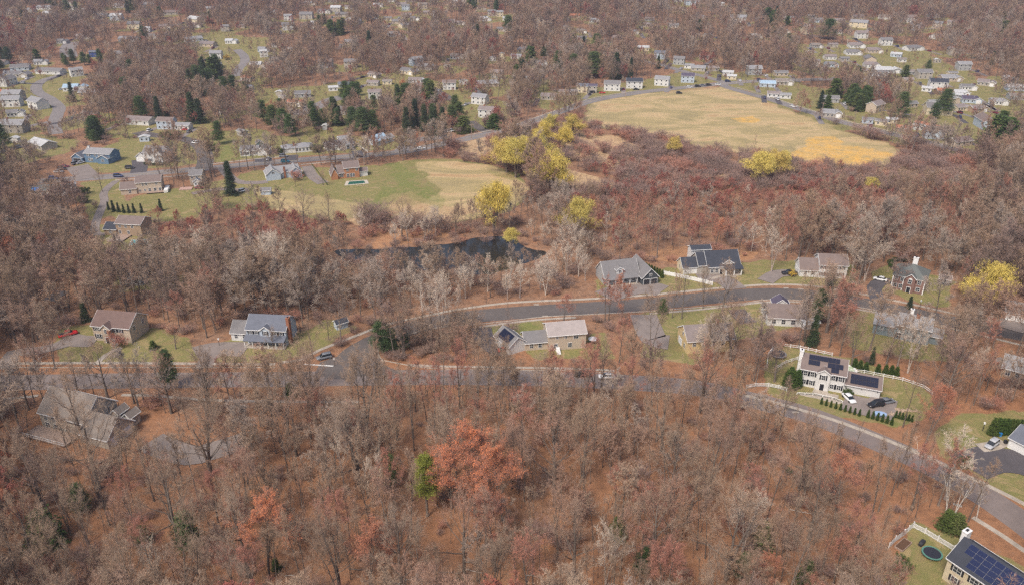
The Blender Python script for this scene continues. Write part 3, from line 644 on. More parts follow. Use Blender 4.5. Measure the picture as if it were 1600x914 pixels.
def block(root, x0, y0, w, d, h, rise, wall, roof, ridge='x', hip=False, rot=0.0, z0=0.0, ov=.35, trim=True, wname='wall'):
    T = Matrix.Translation((x0, y0, 0)) @ Matrix.Rotation(R_(rot), 4, 'Z')
    if hip:
        mb = MB(); mb.box(0, w, 0, d, z0 - (.3 if z0 == 0 else 0), h, W[wall], T); mb.build(wname, root)
        mb = MB(); o = ov; rl = max(.2, (w - d) / 2 + .1) if w > d else 0; q = min(w, d) / 2
        e = [(-o, -o, h), (w + o, -o, h), (w + o, d + o, h), (-o, d + o, h)]
        r1, r2 = ((q, d / 2), (w - q, d / 2)) if w >= d else ((w / 2, q), (w / 2, d - q))
        if abs(w - d) < .3: r2 = (r1[0] + .3, r1[1]); 
        A = (*r1, h + rise); B = (*r2, h + rise); t = lambda p: tuple(T @ Vector(p))
        m = RF[roof]; lo = [(p[0], p[1], h + .12) for p in e]
        if w >= d: fs = [(lo[0], lo[1], B, A), (lo[1], lo[2], B), (lo[2], lo[3], A, B), (lo[3], lo[0], A)]
        else: fs = [(lo[0], lo[1], A), (lo[1], lo[2], B, A), (lo[2], lo[3], B), (lo[3], lo[0], A, B)]
        for f in fs: mb.poly([t(p) for p in f], m)
        mb.build('roof', root)
        mb = MB(); mb.box(-o, w + o, -o, d + o, h + .004, h + .118, M_WHITE, T); mb.build('trim', root); return
    a, b = (d, w) if ridge == 'x' else (w, d)
    pent = [(0, z0 - (.3 if z0 == 0 else 0)), (a, z0 - (.3 if z0 == 0 else 0)), (a, h), (a / 2, h + rise), (0, h)]
    mb = MB(); mb.prism(pent, ridge, 0, b, W[wall], T); mb.build(wname, root)
    s = rise / (a / 2); th = .16; g = .012
    L = [(-ov, h - ov * s + g), (a / 2, h + rise + g), (a / 2, h + rise + g + th), (-ov, h - ov * s + g + th)]
    Rr = [(a - q[0], q[1]) for q in L]
    mb = MB(); rk = .3
    mb.prism(L, ridge, -rk, b + rk, RF[roof], T); mb.prism(Rr, ridge, -rk, b + rk, RF[roof], T); mb.build('roof', root)
    if trim:
        mb = MB(); tw = .26
        for (q, e) in ((-rk - .05, -rk - .003), (b + rk + .003, b + rk + .05)):
            for S in (L, Rr):
                P4 = [S[0], S[1], (S[2][0], S[2][1] + .03), (S[3][0], S[3][1] + .03)]; P4[0] = (S[0][0], S[0][1] - .08); P4[1] = (S[1][0], S[1][1] - .10)
                mb.prism(P4, ridge, q, e, M_WHITE, T)
        for sx in (-1, 1):
            x = -ov - .11 if sx < 0 else a + ov + .003; zz = h - ov * s
            pr = [(x, zz + .0), (x + .107, zz + .0), (x + .107, zz + .17), (x, zz + .17)]
            mb.prism(pr, ridge, -rk, b + rk, M_WHITE, T)
        mb.build('trim', root)
def face_T(x0, y0, w, d, side, rot=0.0):
    """frame whose x runs along the wall, -y points out of it"""
    base = Matrix.Translation((x0, y0, 0)) @ Matrix.Rotation(R_(rot), 4, 'Z')
    if side == 'F': return base
    if side == 'R': return base @ Matrix.Translation((w, 0, 0)) @ Matrix.Rotation(math.pi / 2, 4, 'Z')
    if side == 'B': return base @ Matrix.Translation((w, d, 0)) @ Matrix.Rotation(math.pi, 4, 'Z')
    if side == 'L': return base @ Matrix.Translation((0, d, 0)) @ Matrix.Rotation(-math.pi / 2, 4, 'Z')
def window(root, T, x, z, w=.95, h=1.35, shut=False, detail=2, arch=False):
    mb = MB(); f = .11
    if detail == 1:
        mb.box(x - w / 2, x + w / 2, -.05, .0, z, z + h, M_WHITE, T); mb.box(x - w / 2 + .08, x + w / 2 - .08, -.08, -.052, z + .08, z + h - .08, M_GLASS, T)
        return mb.build('window', root)
    mb.box(x - w / 2 - f, x + w / 2 + f, -.06, 0, z - f, z + h + f, M_WHITE, T)
    if arch:
        n = 8; mb.prism([(x + math.cos(math.pi * k / n) * (w / 2 + f), z + h + f + .003 + math.sin(math.pi * k / n) * (w / 2)) for k in range(n + 1)], 'y', -.06, 0, M_WHITE, T)
    mb.box(x - .025, x + .025, -.105, -.083, z, z + h, M_WHITE, T); mb.box(x - w / 2, x - .028, -.105, -.083, z + h / 2 - .025, z + h / 2 + .025, M_WHITE, T)
    mb.box(x + .028, x + w / 2, -.105, -.083, z + h / 2 - .025, z + h / 2 + .025, M_WHITE, T)
    o = mb.build('window', root)
    mb = MB(); mb.box(x - w / 2, x + w / 2, -.08, -.062, z, z + h, M_GLASS, T)
    mb.build('pane', o)
    if shut:
        for sx in (-1, 1):
            mb = MB(); c = x + sx * (w / 2 + f + .22)
            mb.box(c - .19, c + .19, -.07, 0, z - f, z + h + f, M_SHUT if shut is True else shut, T)
            for k in range(6): mb.box(c - .14, c + .14, -.085, -.072, z + .05 + k * h / 6, z + .05 + k * h / 6 + .1, M_SHUT if shut is True else shut, T)
            mb.build('shutter', root)
def door(root, T, x, w=1.0, h=2.1, m=None, surround=True):
    mb = MB()
    if surround: mb.box(x - w / 2 - .16, x + w / 2 + .16, -.06, 0, .05, h + .2, M_WHITE, T)
    for k in range(2): mb.box(x - w / 2, x + w / 2, -.10, -.062, .08, h, m or M_SHUT, T) if k == 0 else None
    o = mb.build('door', root); mb = MB(); mb.box(x + w * .32, x + w * .38, -.16, -.103, 1.0, 1.1, M_METAL, T); mb.build('handle', o)
def garage(root, T, x, w=2.6, h=2.2, m=None):
    mb = MB(); m = m or M_WHITE; mb.box(x - w / 2 - .12, x + w / 2 + .12, -.05, 0, 0, h + .14, M_WHITE, T)
    for k in range(4): mb.box(x - w / 2 + .02, x + w / 2 - .02, -.085, -.052, .03 + k * h / 4, (k + 1) * h / 4 - .02, m, T)
    mb.build('garage_door', root)
def chimney(root, x, y, w, d, z0, z1, m=None, cap=True):
    mb = MB(); mb.box(x - w / 2, x + w / 2, y - d / 2, y + d / 2, z0, z1, m or M_BRICK)
    mb.box(x - w / 2 - .08, x + w / 2 + .08, y - d / 2 - .08, y + d / 2 + .08, z1 + .002, z1 + .16, m or M_BRICK)
    mb.box(x - w * .2, x + w * .2, y - d * .2, y + d * .2, z1 + .162, z1 + .4, M_DARK); mb.build('chimney', root)
def panels(root, x0, y0, w, d, h, rise, cells, ridge='x', sidee='F', m=None, gap=.05, size=(1.0, 1.65), rot=0.0):
    """solar modules lying on one slope; cells = list of (u, v) lower-left corners measured along the eave and up the slope"""
    a = (d if ridge == 'x' else w) / 2; ang = math.atan2(rise, a)
    T = Matrix.Translation((x0, y0, 0)) @ Matrix.Rotation(R_(rot), 4, 'Z')
    if ridge == 'x': T = T @ Matrix.Translation((0, 0, h)) @ Matrix.Rotation(ang, 4, 'X')
    else: T = T @ Matrix.Translation((0, d, h)) @ Matrix.Rotation(-math.pi / 2, 4, 'Z') @ Matrix.Rotation(ang, 4, 'X')
    mb = MB(); sx, sy = size
    for (u, v) in cells:
        mb.box(u + gap / 2, u + sx - gap / 2, v + gap / 2, v + sy - gap / 2, .24, .28, m or M_SOLAR, T)
        mb.box(u + gap * .2, u + sx - gap * .2, v + gap * .2, v + sy - gap * .2, .20, .238, M_METAL if m is M_SOLAR_BLUE else M_DARK, T)
    mb.build('solar_panels', root)
def house(L, Rt, label, name='house', z=0.0, cat='house', group=None):
    a = G(*L, z); b = G(*Rt, z); a.z -= z; b.z = a.z; yaw = math.atan2(b.y - a.y, b.x - a.x); w = (b - a).length
    r = empty(name, a, yaw); tag(r, label, cat, group)
    return r, w
def keep_clear(root, w, d, x0=0, front=14, p=.12):
    """register the footprint; front = metres before the house kept thin so that it stays in view"""
    M = Matrix.Translation(root.location) @ Matrix.Rotation(root.rotation_euler.z, 4, 'Z')
    FOOT.append((M, x0, w, d, front, p))
def row(root, T, xs, z, **k):
    for x in xs: window(root, T, x, z, **k)
# ------------------------------------------------------------------ houses near enough to show their parts
PI = math.pi
def near_houses():
    # white colonial with solar panels
    r, w = house((1247, 601), (1316, 614), 'white two-storey colonial with black shutters and black solar panels on brown roof')
    d, h, ri = 8.6, 5.5, 2.7; block(r, 0, 0, w, d, h, ri, 'white', 'brown'); keep_clear(r, w + 10, d, front=40, p=.0)
    F = face_T(0, 0, w, d, 'F'); u = w / 11.5
    for z in (.9, 3.6):
        for x in (1.3, 3.1): window(r, F, x * u, z, .95, 1.3, True)
        for x in (8.5, 10.3): window(r, F, x * u, z, .95, 1.3, True)
    block(r, w * .37, -.75, w * .30, 1.9, h, 1.15, 'white', 'brown', ridge='y', ov=.25); F2 = face_T(w * .37, -.75, w * .3, 2, 'F')
    window(r, F2, w * .15, 3.6, .95, 1.3, True); door(r, F2, w * .15, 1.1, 2.2)
    mb = MB(); mb.box(w * .37 - .2, w * .67 + .2, -2.0, -.78, -.2, .16, M_CONC); mb.build('doorstep', r)
    chimney(r, -.52, d * .42, .98, 1.6, -.2, h + ri + 1.0, M_WHITE)
    wing = 9.3; block(r, w + .01, .8, wing, 6.8, 2.7, 2.1, 'white', 'brown')
    F3 = face_T(w, .8, wing, 6.8, 'F'); R3 = face_T(w, .8, wing, 6.8, 'R')
    for x in (1.9, 5.0): garage(r, R3, x)
    for x in (.6, 4.6, 8.6): mb = MB(); mb.box(x - .1, x + .1, -.25, -.002, 1.9, 2.2, M_DARK, F3); mb.build('wall_lamp', r)
    cells = [(1.6 + i, 3.2) for i in range(8)] + [(1.6 + i, 1.55) for i in range(9) if not 2 < i < 5] + [(9.6 + i * 1.0 - 0, 3.2) for i in range(0)] + [(8.6, .2), (7.6 + 0, .2)]
    cells = [(c[0] * u, c[1]) for c in cells]; panels(r, 0, 0, w, d, h, ri, cells, size=(1.0 * u, 1.55))
    panels(r, w, .8, wing, 6.8, 2.7, 2.1, [(1.5 + i, 1.9) for i in range(7)] + [(1.5 + i, .35) for i in range(7)], size=(1, 1.5))
    # big solar house in the lower right corner
    r, w = house((1482, 871), (1542, 912), 'beige house in the bottom right corner, dark grey roof full of blue solar panels', z=5.4)
    w = 15.0; d, h, ri = 8.6, 5.4, 3.1; block(r, 0, 0, w, d, h, ri, 'cream', 'dark'); keep_clear(r, w, d, front=10, p=0)
    F = face_T(0, 0, w, d, 'F'); row(r, F, (2.2, 5.6, 9.0), 3.4, w=1.5, h=1.2, shut=M_DARK); row(r, F, (2.2, 5.6, 9.0), .9, w=1.2, h=1.3, shut=M_DARK)
    chimney(r, -.45, d * .60, 1.0, 1.7, -.2, h + ri + .9, M_WHITE)
    panels(r, 0, 0, w, d, h, ri, [(1.5 + i * 1.7, .35 + k * 1.12) for i in range(7) for k in range(4) if not (i == 0 and k < 2)], size=(1.7, 1.12), m=M_SOLAR_BLUE, gap=.06)
    # big taupe house on the left
    r, w = house((60, 643), (131, 661), 'large taupe-roofed house with gabled garage, half hidden by lower left trees', z=4.6)
    d, h, ri = 10.5, 4.6, 4.6; block(r, 0, 0, w, d, h, ri, 'stone', 'taupe'); keep_clear(r, w + 12, d, front=24, p=.3)
    F = face_T(0, 0, w, d, 'F'); row(r, F, (2, 4.6, 7.4), 2.7); row(r, F, (2, 5, 8.6), .5, w=1.3, h=1.4)
    RR = face_T(0, 0, w, d, 'R'); row(r, RR, (2.2, 7.8), 3.2)
    block(r, w + .01, -1.8, 8.6, 8.6, 2.9, 3.9, 'stone', 'taupe'); R2 = face_T(w, -1.8, 8.6, 8.6, 'R')
    garage(r, R2, 2.4, 3.0, 2.3); garage(r, R2, 6.2, 3.0, 2.3); window(r, R2, 4.3, 4.0, .8, 1.1)
    for k, x in enumerate((w + 1.2, w + 4.8)): block(r, x, 7.3, 2.2, 3.2, 3.4 - .4 * k, 1.0, 'stone', 'taupe', ridge='y', trim=True)
    mb = MB(); mb.box(-1, w * .85, -5.2, -.35, .5, .62, M_WOOD)
    for x in (-.9, 3.5, 7.5): mb.box(x, x + .12, -5.1, -5.0, -.2, 1.5, M_WHITE)
    mb.box(-1, w * .85, -5.14, -5.06, 1.42, 1.5, M_WHITE); mb.box(-1, w * .85, -5.14, -5.06, .8, .86, M_WHITE); mb.build('deck', r)
    # blue-grey colonial with porch
    r, w = house((388, 537), (449, 540), 'pale blue colonial with full-width porch, brick chimney and blue-grey roof')
    d, h, ri = 8.8, 5.2, 2.9; block(r, 0, 0, w, d, h, ri, 'paleblue', 'blue'); keep_clear(r, w + 6, d, x0=-6, front=18, p=.05)
    F = face_T(0, 0, w, d, 'F'); u = w / 11; row(r, F, (1.2 * u, 2.8 * u), 3.75, w=.85, h=1.2, shut=True); row(r, F, (8.1 * u, 9.7 * u), 3.75, w=.85, h=1.2, shut=True)
    row(r, F, (1.3 * u, 3.2 * u, 7.6 * u, 9.7 * u), .7, w=.95, h=1.4, shut=True); door(r, F, 5.5 * u)
    block(r, 4.1 * u, -.5, 2.9 * u, 1.6, h + .15, 1.25, 'paleblue', 'blue', ridge='y', z0=3.0, wname='dormer', ov=.25); window(r, face_T(4.1 * u, -.5, 1, 1, 'F'), 1.45 * u, 3.75, .85, 1.2, True)
    mb = MB(); mb.prism([(-2.7, 2.45), (-2.7, 2.6), (-.02, 3.5), (-.02, 3.3)], 'x', -.3, w + .2, RF['blue']); mb.build('porch_roof', r)
    mb = MB(); mb.box(-.2, w + .1, -2.5, -.02, -.2, .3, M_CONC)
    for k in range(6): mb.box(.0 + k * (w - .2) / 5, .18 + k * (w - .2) / 5, -2.45, -2.27, .302, 2.5, M_WHITE)
    mb.build('porch', r); chimney(r, w + .47, 2.0, .9, 1.5, -.2, h + ri + .5)
    block(r, -5.9, 1.6, 5.88, 7, 2.8, 2.6, 'white', 'mid'); G1 = face_T(-5.9, 1.6, 5.9, 7, 'F'); row(r, G1, (1.6, 4.2), 1.0, w=.9)
    # red-brown roofed house with pickup
    r, w = house((149, 531), (207, 536), 'grey-sided house with red-brown roof behind a budding red tree')
    d, h, ri = 9.2, 5.2, 3.0; block(r, 0, 0, w, d, h, ri, 'beige', 'red'); keep_clear(r, w, d, front=18, p=.15)
    F = face_T(0, 0, w, d, 'F'); row(r, F, (1.4, 3.1), 3.6, shut=True); row(r, F, (1.4, 3.1), .9, shut=True); row(r, F, (7.4, 9.4), 3.6, shut=True); row(r, F, (7.8,), .9, w=1.6)
    block(r, 3.9, -1.2, 2.9, 2.4, h, 1.3, 'beige', 'red', ridge='y'); FF = face_T(3.9, -1.2, 2.9, 2, 'F'); window(r, FF, 1.45, 3.5, .8, 1.4); door(r, FF, 1.45)
    row(r, face_T(0, 0, w, d, 'R'), (2.2, 6.8), 3.5)
    # beige centre house with cranked garage
    r, w = house((857, 548), (915, 543), 'beige colonial with pale weathered roof and cranked garage beside curving street')
    d, h, ri = 8, 5.2, 2.2; block(r, 0, 0, w, d, h, ri, 'beige', 'faded'); keep_clear(r, w + 14, d, x0=-14, front=14, p=.3)
    F = face_T(0, 0, w, d, 'F'); row(r, F, (2.6, 5.2), 4.0, w=.7, h=.8); row(r, F, (8.4,), 3.7, w=1.4, h=1.1); row(r, F, (2.2, 6.6), .9, w=1.1); row(r, face_T(0, 0, w, d, 'L'), (4,), 3.6)
    block(r, -7.0, 1.2, 6.98, 6.4, 2.7, 2.2, 'beige', 'mid'); row(r, face_T(-7, 1.2, 7, 6, 'F'), (2, 4.6), .9)
    block(r, -12.2, -.5, 6.4, 8.4, 2.75, 2.5, 'white', 'mid', ridge='y', rot=22); panels(r, -12.2, -.5, 6.4, 8.4, 2.75, 2.5, [(1.2 + i, .5 + k * 1.6) for i in range(6) for k in range(2)], ridge='y', rot=22, size=(1, 1.6))
    mb = MB()
    for k in range(6): mb.box(2.2, 3.3, -.6 - .42 * k, -.2 - .42 * k, -.2, 1.25 - .2 * k, M_WHITE)
    mb.build('steps', r)
    # grey gabled house with charcoal double garage
    r, w = house((1003, 446), (1028, 443), 'grey house with charcoal front gable over two garage doors near picket fence')
    block(r, 0, 0, w, 13, 2.9, 3.2, 'charcoal', 'mid', ridge='y'); keep_clear(r, w + 14, 13, x0=-14, front=12, p=.35)
    F = face_T(0, 0, w, 13, 'F'); garage(r, F, w * .27, w * .38, 2.2, M_DARK); garage(r, F, w * .73, w * .38, 2.2, M_DARK); window(r, F, w * .5, 3.3, .8, .8)
    block(r, -13, 3, 12.98, 9, 3.0, 4.4, 'grey', 'mid', hip=False); G1 = face_T(-13, 3, 13, 9, 'F'); row(r, G1, (2, 5, 8, 11), .8, w=1.2, h=1.5)
    block(r, -8.4, 3.6, 2.4, 3.0, 5.4, .9, 'white', 'mid', ridge='y', z0=3.4, wname='dormer'); window(r, face_T(-8.4, 3.6, 2.4, 3, 'F'), 1.2, 4.2, 1.0, .9)
    mb = MB(); mb.box(-12.5, -1, 1.2, 2.98, -.2, .25, M_CONC)
    for k in range(5): mb.box(-12.3 + k * 2.7, -12.1 + k * 2.7, 1.3, 1.5, .252, 2.75, M_WHITE)
    mb.prism([(1.0, 2.76), (1.0, 2.9), (2.98, 3.6), (2.98, 3.4)], 'x', -12.8, -.8, RF['mid']); mb.build('porch', r)
    # dark roofed craftsman house
    r, w = house((1105, 430), (1155, 427), 'cream house with steep dark slate roof and small white front gable')
    d, h, ri = 9.6, 3.2, 4.2; block(r, 0, 0, w, d, h, ri, 'stone', 'dark'); keep_clear(r, w + 7, d, x0=-7, front=14, p=.12)
    F = face_T(0, 0, w, d, 'F'); row(r, F, (1.7, 3.4), .9); door(r, F, 5.2); row(r, F, (7.4, 9.4), .9)
    block(r, w * .50, .3, 3.2, 3.4, 4.35, 1.15, 'white', 'dark', ridge='y', z0=3.4, wname='dormer', ov=.5); window(r, face_T(w * .5, .3, 3.2, 3, 'F'), 1.6, 4.45, .7, .45)
    mb = MB(); mb.box(w * .5, w, -2.2, -.02, -.2, .3, M_CONC)
    for x in (w * .5, w * .75, w - .35): mb.box(x, x + .35, -2.1, -1.75, .302, 2.75, M_WHITE)
    mb.prism([(-2.5, 2.76), (-2.5, 2.92), (-.35, 3.55), (-.35, 3.4)], 'x', w * .47, w + .4, RF['dark']); mb.build('porch', r)
    block(r, -3.2, 1.0, 3.18, 8.2, 3.6, 3.4, 'stone', 'dark'); block(r, -8.8, 1.9, 5.58, 6.2, 2.7, 2.6, 'cream', 'dark')
    G1 = face_T(-8.8, 1.9, 5.6, 6.2, 'F'); garage(r, G1, 1.6, 2.4); garage(r, G1, 4.2, 2.4); window(r, face_T(-8.8, 1.9, 5.6, 6.2, 'L'), 3.1, 1.3, .8, 1.2)
    block(r, -3.0, 9.8, 7.5, 4, 6.0, .9, 'white', 'dark')
    # white house with tall roofs
    r, w = house((1249, 433), (1321, 436), 'white colonial with brown roof and attached garage behind pale sycamores')
    wg = 6.6; block(r, 0, .4, wg, 7.4, 2.8, 3.1, 'white', 'brown'); wm = w - wg; block(r, wg + .01, 0, wm, 8.2, 5.2, 2.6, 'white', 'brown'); keep_clear(r, w, 8, front=14, p=.3)
    F = face_T(wg, 0, wm, 8, 'F'); row(r, F, (1.1, 2.8, 4.7, 6.4, 7.9), 3.7, w=.8, h=1.2, shut=True); row(r, F, (1.1, 2.8, 6.4, 7.9), .9, w=.8, h=1.3, shut=True); door(r, F, 4.6)
    row(r, face_T(0, .4, wg, 7, 'F'), (2, 4.6), 1.0, w=.8); garage(r, face_T(0, .4, wg, 7.4, 'L'), 3.7, 4.6)
    # hip roofed brick house
    r, w = house((1391, 450), (1441, 461), 'red brick house with green-grey hip roof and arched centre window')
    d, h, ri = 10.5, 5.2, 3.4; block(r, 0, 0, w, d, h, ri, 'brick', 'green', hip=True); keep_clear(r, w, d, front=14, p=.12)
    F = face_T(0, 0, w, d, 'F'); row(r, F, (1.2, 3.0), 3.5, w=.9, h=1.3); row(r, F, (1.2, 3.0), .9, w=1.1); row(r, F, (w - 1.8,), 3.4, w=1.1); row(r, F, (w - 1.8,), .9, w=1.2)
    block(r, w * .40, -.9, w * .30, 3.4, 5.6, 1.4, 'brick', 'green', ridge='y'); FF = face_T(w * .4, -.9, w * .3, 3, 'F'); window(r, FF, w * .15, 3.4, 1.0, 1.5, arch=True); door(r, FF, w * .15, 1.1)
    mb = MB()
    for x in (.1, w * .34, w - .12): mb.box(x - .16, x + .16, -.07, -.002, 0, 5.15, M_WHITE)
    mb.build('corner_boards', r); chimney(r, w * .5, d + .4, 1.6, .9, -.2, 8.8, M_WHITE)
    r, w = house((1466, 444), (1483, 447), 'small charcoal garden shed with brown roof beside the brick house', 'garden_shed', cat='shed')
    block(r, 0, 0, w, 3, 2.3, 1.0, 'charcoal', 'brown'); row(r, face_T(0, 0, w, 3, 'F'), (.8, 1.9, 2.9), .8, w=.55, h=1.0); keep_clear(r, w, 3, front=9, p=.1)
    # long blue-grey split level
    r, w = house((1362, 521), (1449, 539), 'long blue-grey split-level house with grey roof behind yellowish back lawn')
    d = 8.6; wl = w * .42; block(r, 0, .6, wl, d - .6, 3.4, 2.2, 'bluegrey', 'pale', trim=False); block(r, wl + .01, 0, w - wl, d, 4.9, 2.2, 'bluegrey', 'pale'); keep_clear(r, w + 3.6, d, front=20, p=.12)
    F = face_T(wl, 0, w - wl, d, 'F'); row(r, F, (1.2, 4.4), 3.2, w=1.5, h=1.2); row(r, F, (.8,), .5, w=1.6, h=1.8); row(r, F, (3.6,), .8, w=1.2, h=.9)
    F = face_T(0, .6, wl, d, 'F'); row(r, F, (2.4,), 1.9, w=.8, h=1.0); row(r, F, (5.0,), 2.6, w=.9, h=.9)
    chimney(r, w * .62, d * .62, 1.0, 1.0, 5.8, 8.4, M_WHITE); chimney(r, w * .74, d * .42, .9, .9, 5.6, 7.8, M_BRICK)
    block(r, w + .01, 1.4, 3.4, 6, 2.7, 1.6, 'bluegrey', 'pale')
    # yellow gabled house behind blossoming trees
    r, w = house((1073, 553), (1146, 548), 'yellow gable-ended house with white garage door behind budding pink trees')
    d = 9; block(r, 0, 0, w, d, 4.4, 3.0, 'yellow', 'rose'); keep_clear(r, w, d, front=12, p=1.0); Lf = face_T(0, 0, w, d, 'L'); garage(r, Lf, 2.6, 2.8); window(r, Lf, 6.4, .9); window(r, Lf, 4.5, 4.1, .9, 1.1)
    row(r, face_T(0, 0, w, d, 'F'), (2, 5, 8, 11), 2.6); chimney(r, w * .7, d * .5, .9, .9, 6.6, 8.6)
    r, w = house((1198, 508), (1259, 511), 'low brown-roofed house with white left gable south of curving street')
    block(r, 0, 0, w, 10, 2.9, 2.5, 'white', 'brown'); row(r, face_T(0, 0, w, 10, 'F'), (2, 5, 8), .9, w=1.2); keep_clear(r, w, 10, front=8, p=.5); block(r, w * .3, 9.5, 5, 4, 2.9, 1.8, 'white', 'purple', ridge='y')
    r, w = house((1256, 515), (1279, 512), 'little lean-to shed with bright grey roof beside a dark spruce', 'garden_shed', cat='shed')
    block(r, 0, 0, w, 2.8, 2.0, .7, 'white', 'white'); row(r, face_T(0, 0, w, 3, 'F'), (1.6,), .8, w=.6, h=.8)
    r, w = house((1562, 587), (1625, 604), 'tan house with pale grey-green roof at right edge below lane')
    block(r, 0, 0, w, 9, 2.9, 2.3, 'tan', 'pale'); row(r, face_T(0, 0, w, 9, 'F'), (1.6, 4, 6.5), .9, w=1.1); keep_clear(r, w, 9, front=8, p=.3)
    r, w = house((1573, 698), (1622, 723), 'white garage with grey roof and wide white door at right edge')
    block(r, 0, 0, w, 9, 2.8, 2.0, 'white', 'blue'); F = face_T(0, 0, w, 9, 'F'); garage(r, F, 2.6, 4.6, 2.2); keep_clear(r, w, 9, front=16, p=0)
    chimney(r, 6.2, 6, .7, .7, 3.5, 5.6)
    r, w = house((1568, 499), (1625, 509), 'grey-roofed garage with two white doors beside lane at right edge')
    block(r, 0, 0, w, 8, 3.0, 2.2, 'red' if 'red' in W else 'brick', 'mid'); F = face_T(0, 0, w, 8, 'F'); garage(r, F, 1.7, 2.5, 2.3); garage(r, F, 4.6, 2.5, 2.3); keep_clear(r, w, 8, front=10, p=.2)
    # left middle: tan house with deck and pool
    r, w = house((184, 368), (223, 370), 'tan two-storey house with dark roof, wooden deck and turquoise pool')
    d = 8.2; block(r, 0, 0, w, d, 5.2, 2.0, 'tan', 'brown'); F = face_T(0, 0, w, d, 'F'); row(r, F, (1.8, 4.4, 7.2), 3.6); row(r, F, (1.4, 5.2), .9); keep_clear(r, w + 6, d, x0=-6, front=26, p=.12)
    block(r, -5.4, -.4, 5.38, 6.4, 2.7, 1.9, 'tan', 'dark'); row(r, face_T(-5.4, -.4, 5, 6, 'F'), (2.7,), 1)
    mb = MB(); mb.box(.2, 6.2, -7.6, -.03, .35, .5, M_WOOD); mb.box(.2, 6.2, -7.6, -7.5, -.2, .349, M_WOOD)
    for x in (.2, 3.2, 6.1): mb.box(x, x + .1, -7.6, -7.5, .502, 1.5, M_WHITE)
    mb.box(.2, 6.2, -7.58, -7.52, 1.4, 1.48, M_WHITE); mb.box(.2, .28, -7.5, -3, 1.4, 1.48, M_WHITE); mb.build('deck', r)
    # tan house above the curved drive
    r, w = house((215, 303), (254, 300), 'tan two-storey house with long brown roof above the curved driveway')
    d = 8.2; block(r, 0, 0, w, d, 5.2, 2.1, 'beige', 'brown'); F = face_T(0, 0, w, d, 'F'); row(r, F, (3, 4.6, 9), 3.7, w=.8, h=1); row(r, F, (1.4, 3.6), 1, w=.7, h=.9); row(r, F, (5.6, 8, 10.2), .8, w=1); keep_clear(r, w + 7, d, x0=-7, front=16, p=.1)
    block(r, -7, -.6, 6.98, 8, 2.8, 2.3, 'beige', 'brown'); row(r, face_T(-7, -.6, 7, 8, 'F'), (4,), .8, w=1.0)
    mb = MB(); mb.box(4, w + 2.6, -2.4, -.02, .5, .62, M_WOOD); mb.box(w + 1.0, w + 2.8, -2.4, 5, .2, 1.5, M_WHITE); mb.build('deck', r)
    # tall white house
    r, w = house((226, 255), (259, 256.5), 'tall white house with grey roof, steep front gable and attached garage')
    d = 8.6; block(r, 0, 0, w, d, 5.6, 2.8, 'white', 'mid'); F = face_T(0, 0, w, d, 'F'); row(r, F, (1.3, 2.6, 3.9), .9, w=.7, h=1.5, shut=True); row(r, F, (1.4, 3.8), 3.7, w=.7); keep_clear(r, w + 6, d, x0=-6, front=16, p=.05)
    block(r, w * .58, -1.4, w * .38, 5, 5.6, 2.3, 'white', 'mid', ridge='y'); FF = face_T(w * .58, -1.4, w * .38, 5, 'F'); row(r, FF, (1.3, 2.7), 3.6, w=.7, h=1.1, shut=True); row(r, FF, (1.3, 2.7), .9, w=.8, h=1.2, shut=True); window(r, FF, 2.0, 6.1, .8, .7)
    block(r, -5.6, 1.6, 5.58, 7, 2.7, 2.2, 'white', 'mid', ridge='y'); garage(r, face_T(-5.6, 1.6, 5.6, 7, 'F'), 2.8, 4.4)
    chimney(r, w * .45, d * .5, .8, .8, 8.0, 9.3)
    # blue house
    r, w = house((134, 254), (174, 256), 'long blue house with pale roof and separate gabled garage')
    d = 8.6; block(r, 0, 0, w, d, 5.0, 1.9, 'blue', 'pale'); F = face_T(0, 0, w, d, 'F'); row(r, F, (2, 3.2, 6.4, 8.6, 10, 11), 3.5, w=.8, h=1); row(r, F, (2.6, 4), .9, w=1); keep_clear(r, w + 7, d, x0=-7, front=18, p=.05)
    block(r, w * .55, -1.4, w * .42, 4, 3.0, 1.7, 'blue', 'blue', ridge='y'); window(r, face_T(w * .55, -1.4, 5, 4, 'F'), w * .21, 1.2, 1.4, 1.2)
    block(r, -7.2, -.8, 6.2, 7, 2.7, 2.2, 'blue', 'blue', ridge='y'); garage(r, face_T(-7.2, -.8, 6.2, 7, 'F'), 3.1, 4.4, 2.2, M_DARK); chimney(r, .6, d * .5, .8, .8, 6, 7.6, M_WHITE)
    # house under repair with a blue tarpaulin
    r, w = house((48, 308), (108, 306), 'low grey-roofed house with blue tarpaulin at left edge below avenue')
    block(r, 0, 0, w, 9, 2.8, .7, 'white', 'green'); keep_clear(r, w, 9, front=12, p=.4); row(r, face_T(0, 0, w, 9, 'F'), (3, 7, 11), .9, w=1.1)
    mb = MB(); mb.prism([(-.25, 2.95), (3.2, 3.5), (3.2, 3.56), (-.25, 3.01)], 'x', .6, 3.8, mat('blue_tarpaulin', (.10, .22, .50), .6, .3)); mb.build('tarpaulin', r)
    block(r, w + .4, 1, 1.2, 5, 4.4, .6, 'white', 'white', ridge='y')
    # small house with porch and red car
    r, w = house((298, 290), (317, 289), 'narrow grey-roofed house with small white front porch gable')
    block(r, 0, 0, w, 8, 5.0, 1.6, 'beige', 'mid'); row(r, face_T(0, 0, w, 8, 'F'), (1.2, 3.4), 3.3, w=.8, h=.9); block(r, w * .35, -2.4, w * .6, 2.4, 2.5, 1.3, 'white', 'blue', ridge='y'); keep_clear(r, w, 8, front=14, p=.2)
    row(r, face_T(w * .35, -2.4, w * .6, 2, 'F'), (1.0, 2.4), .9, w=.7, h=1)
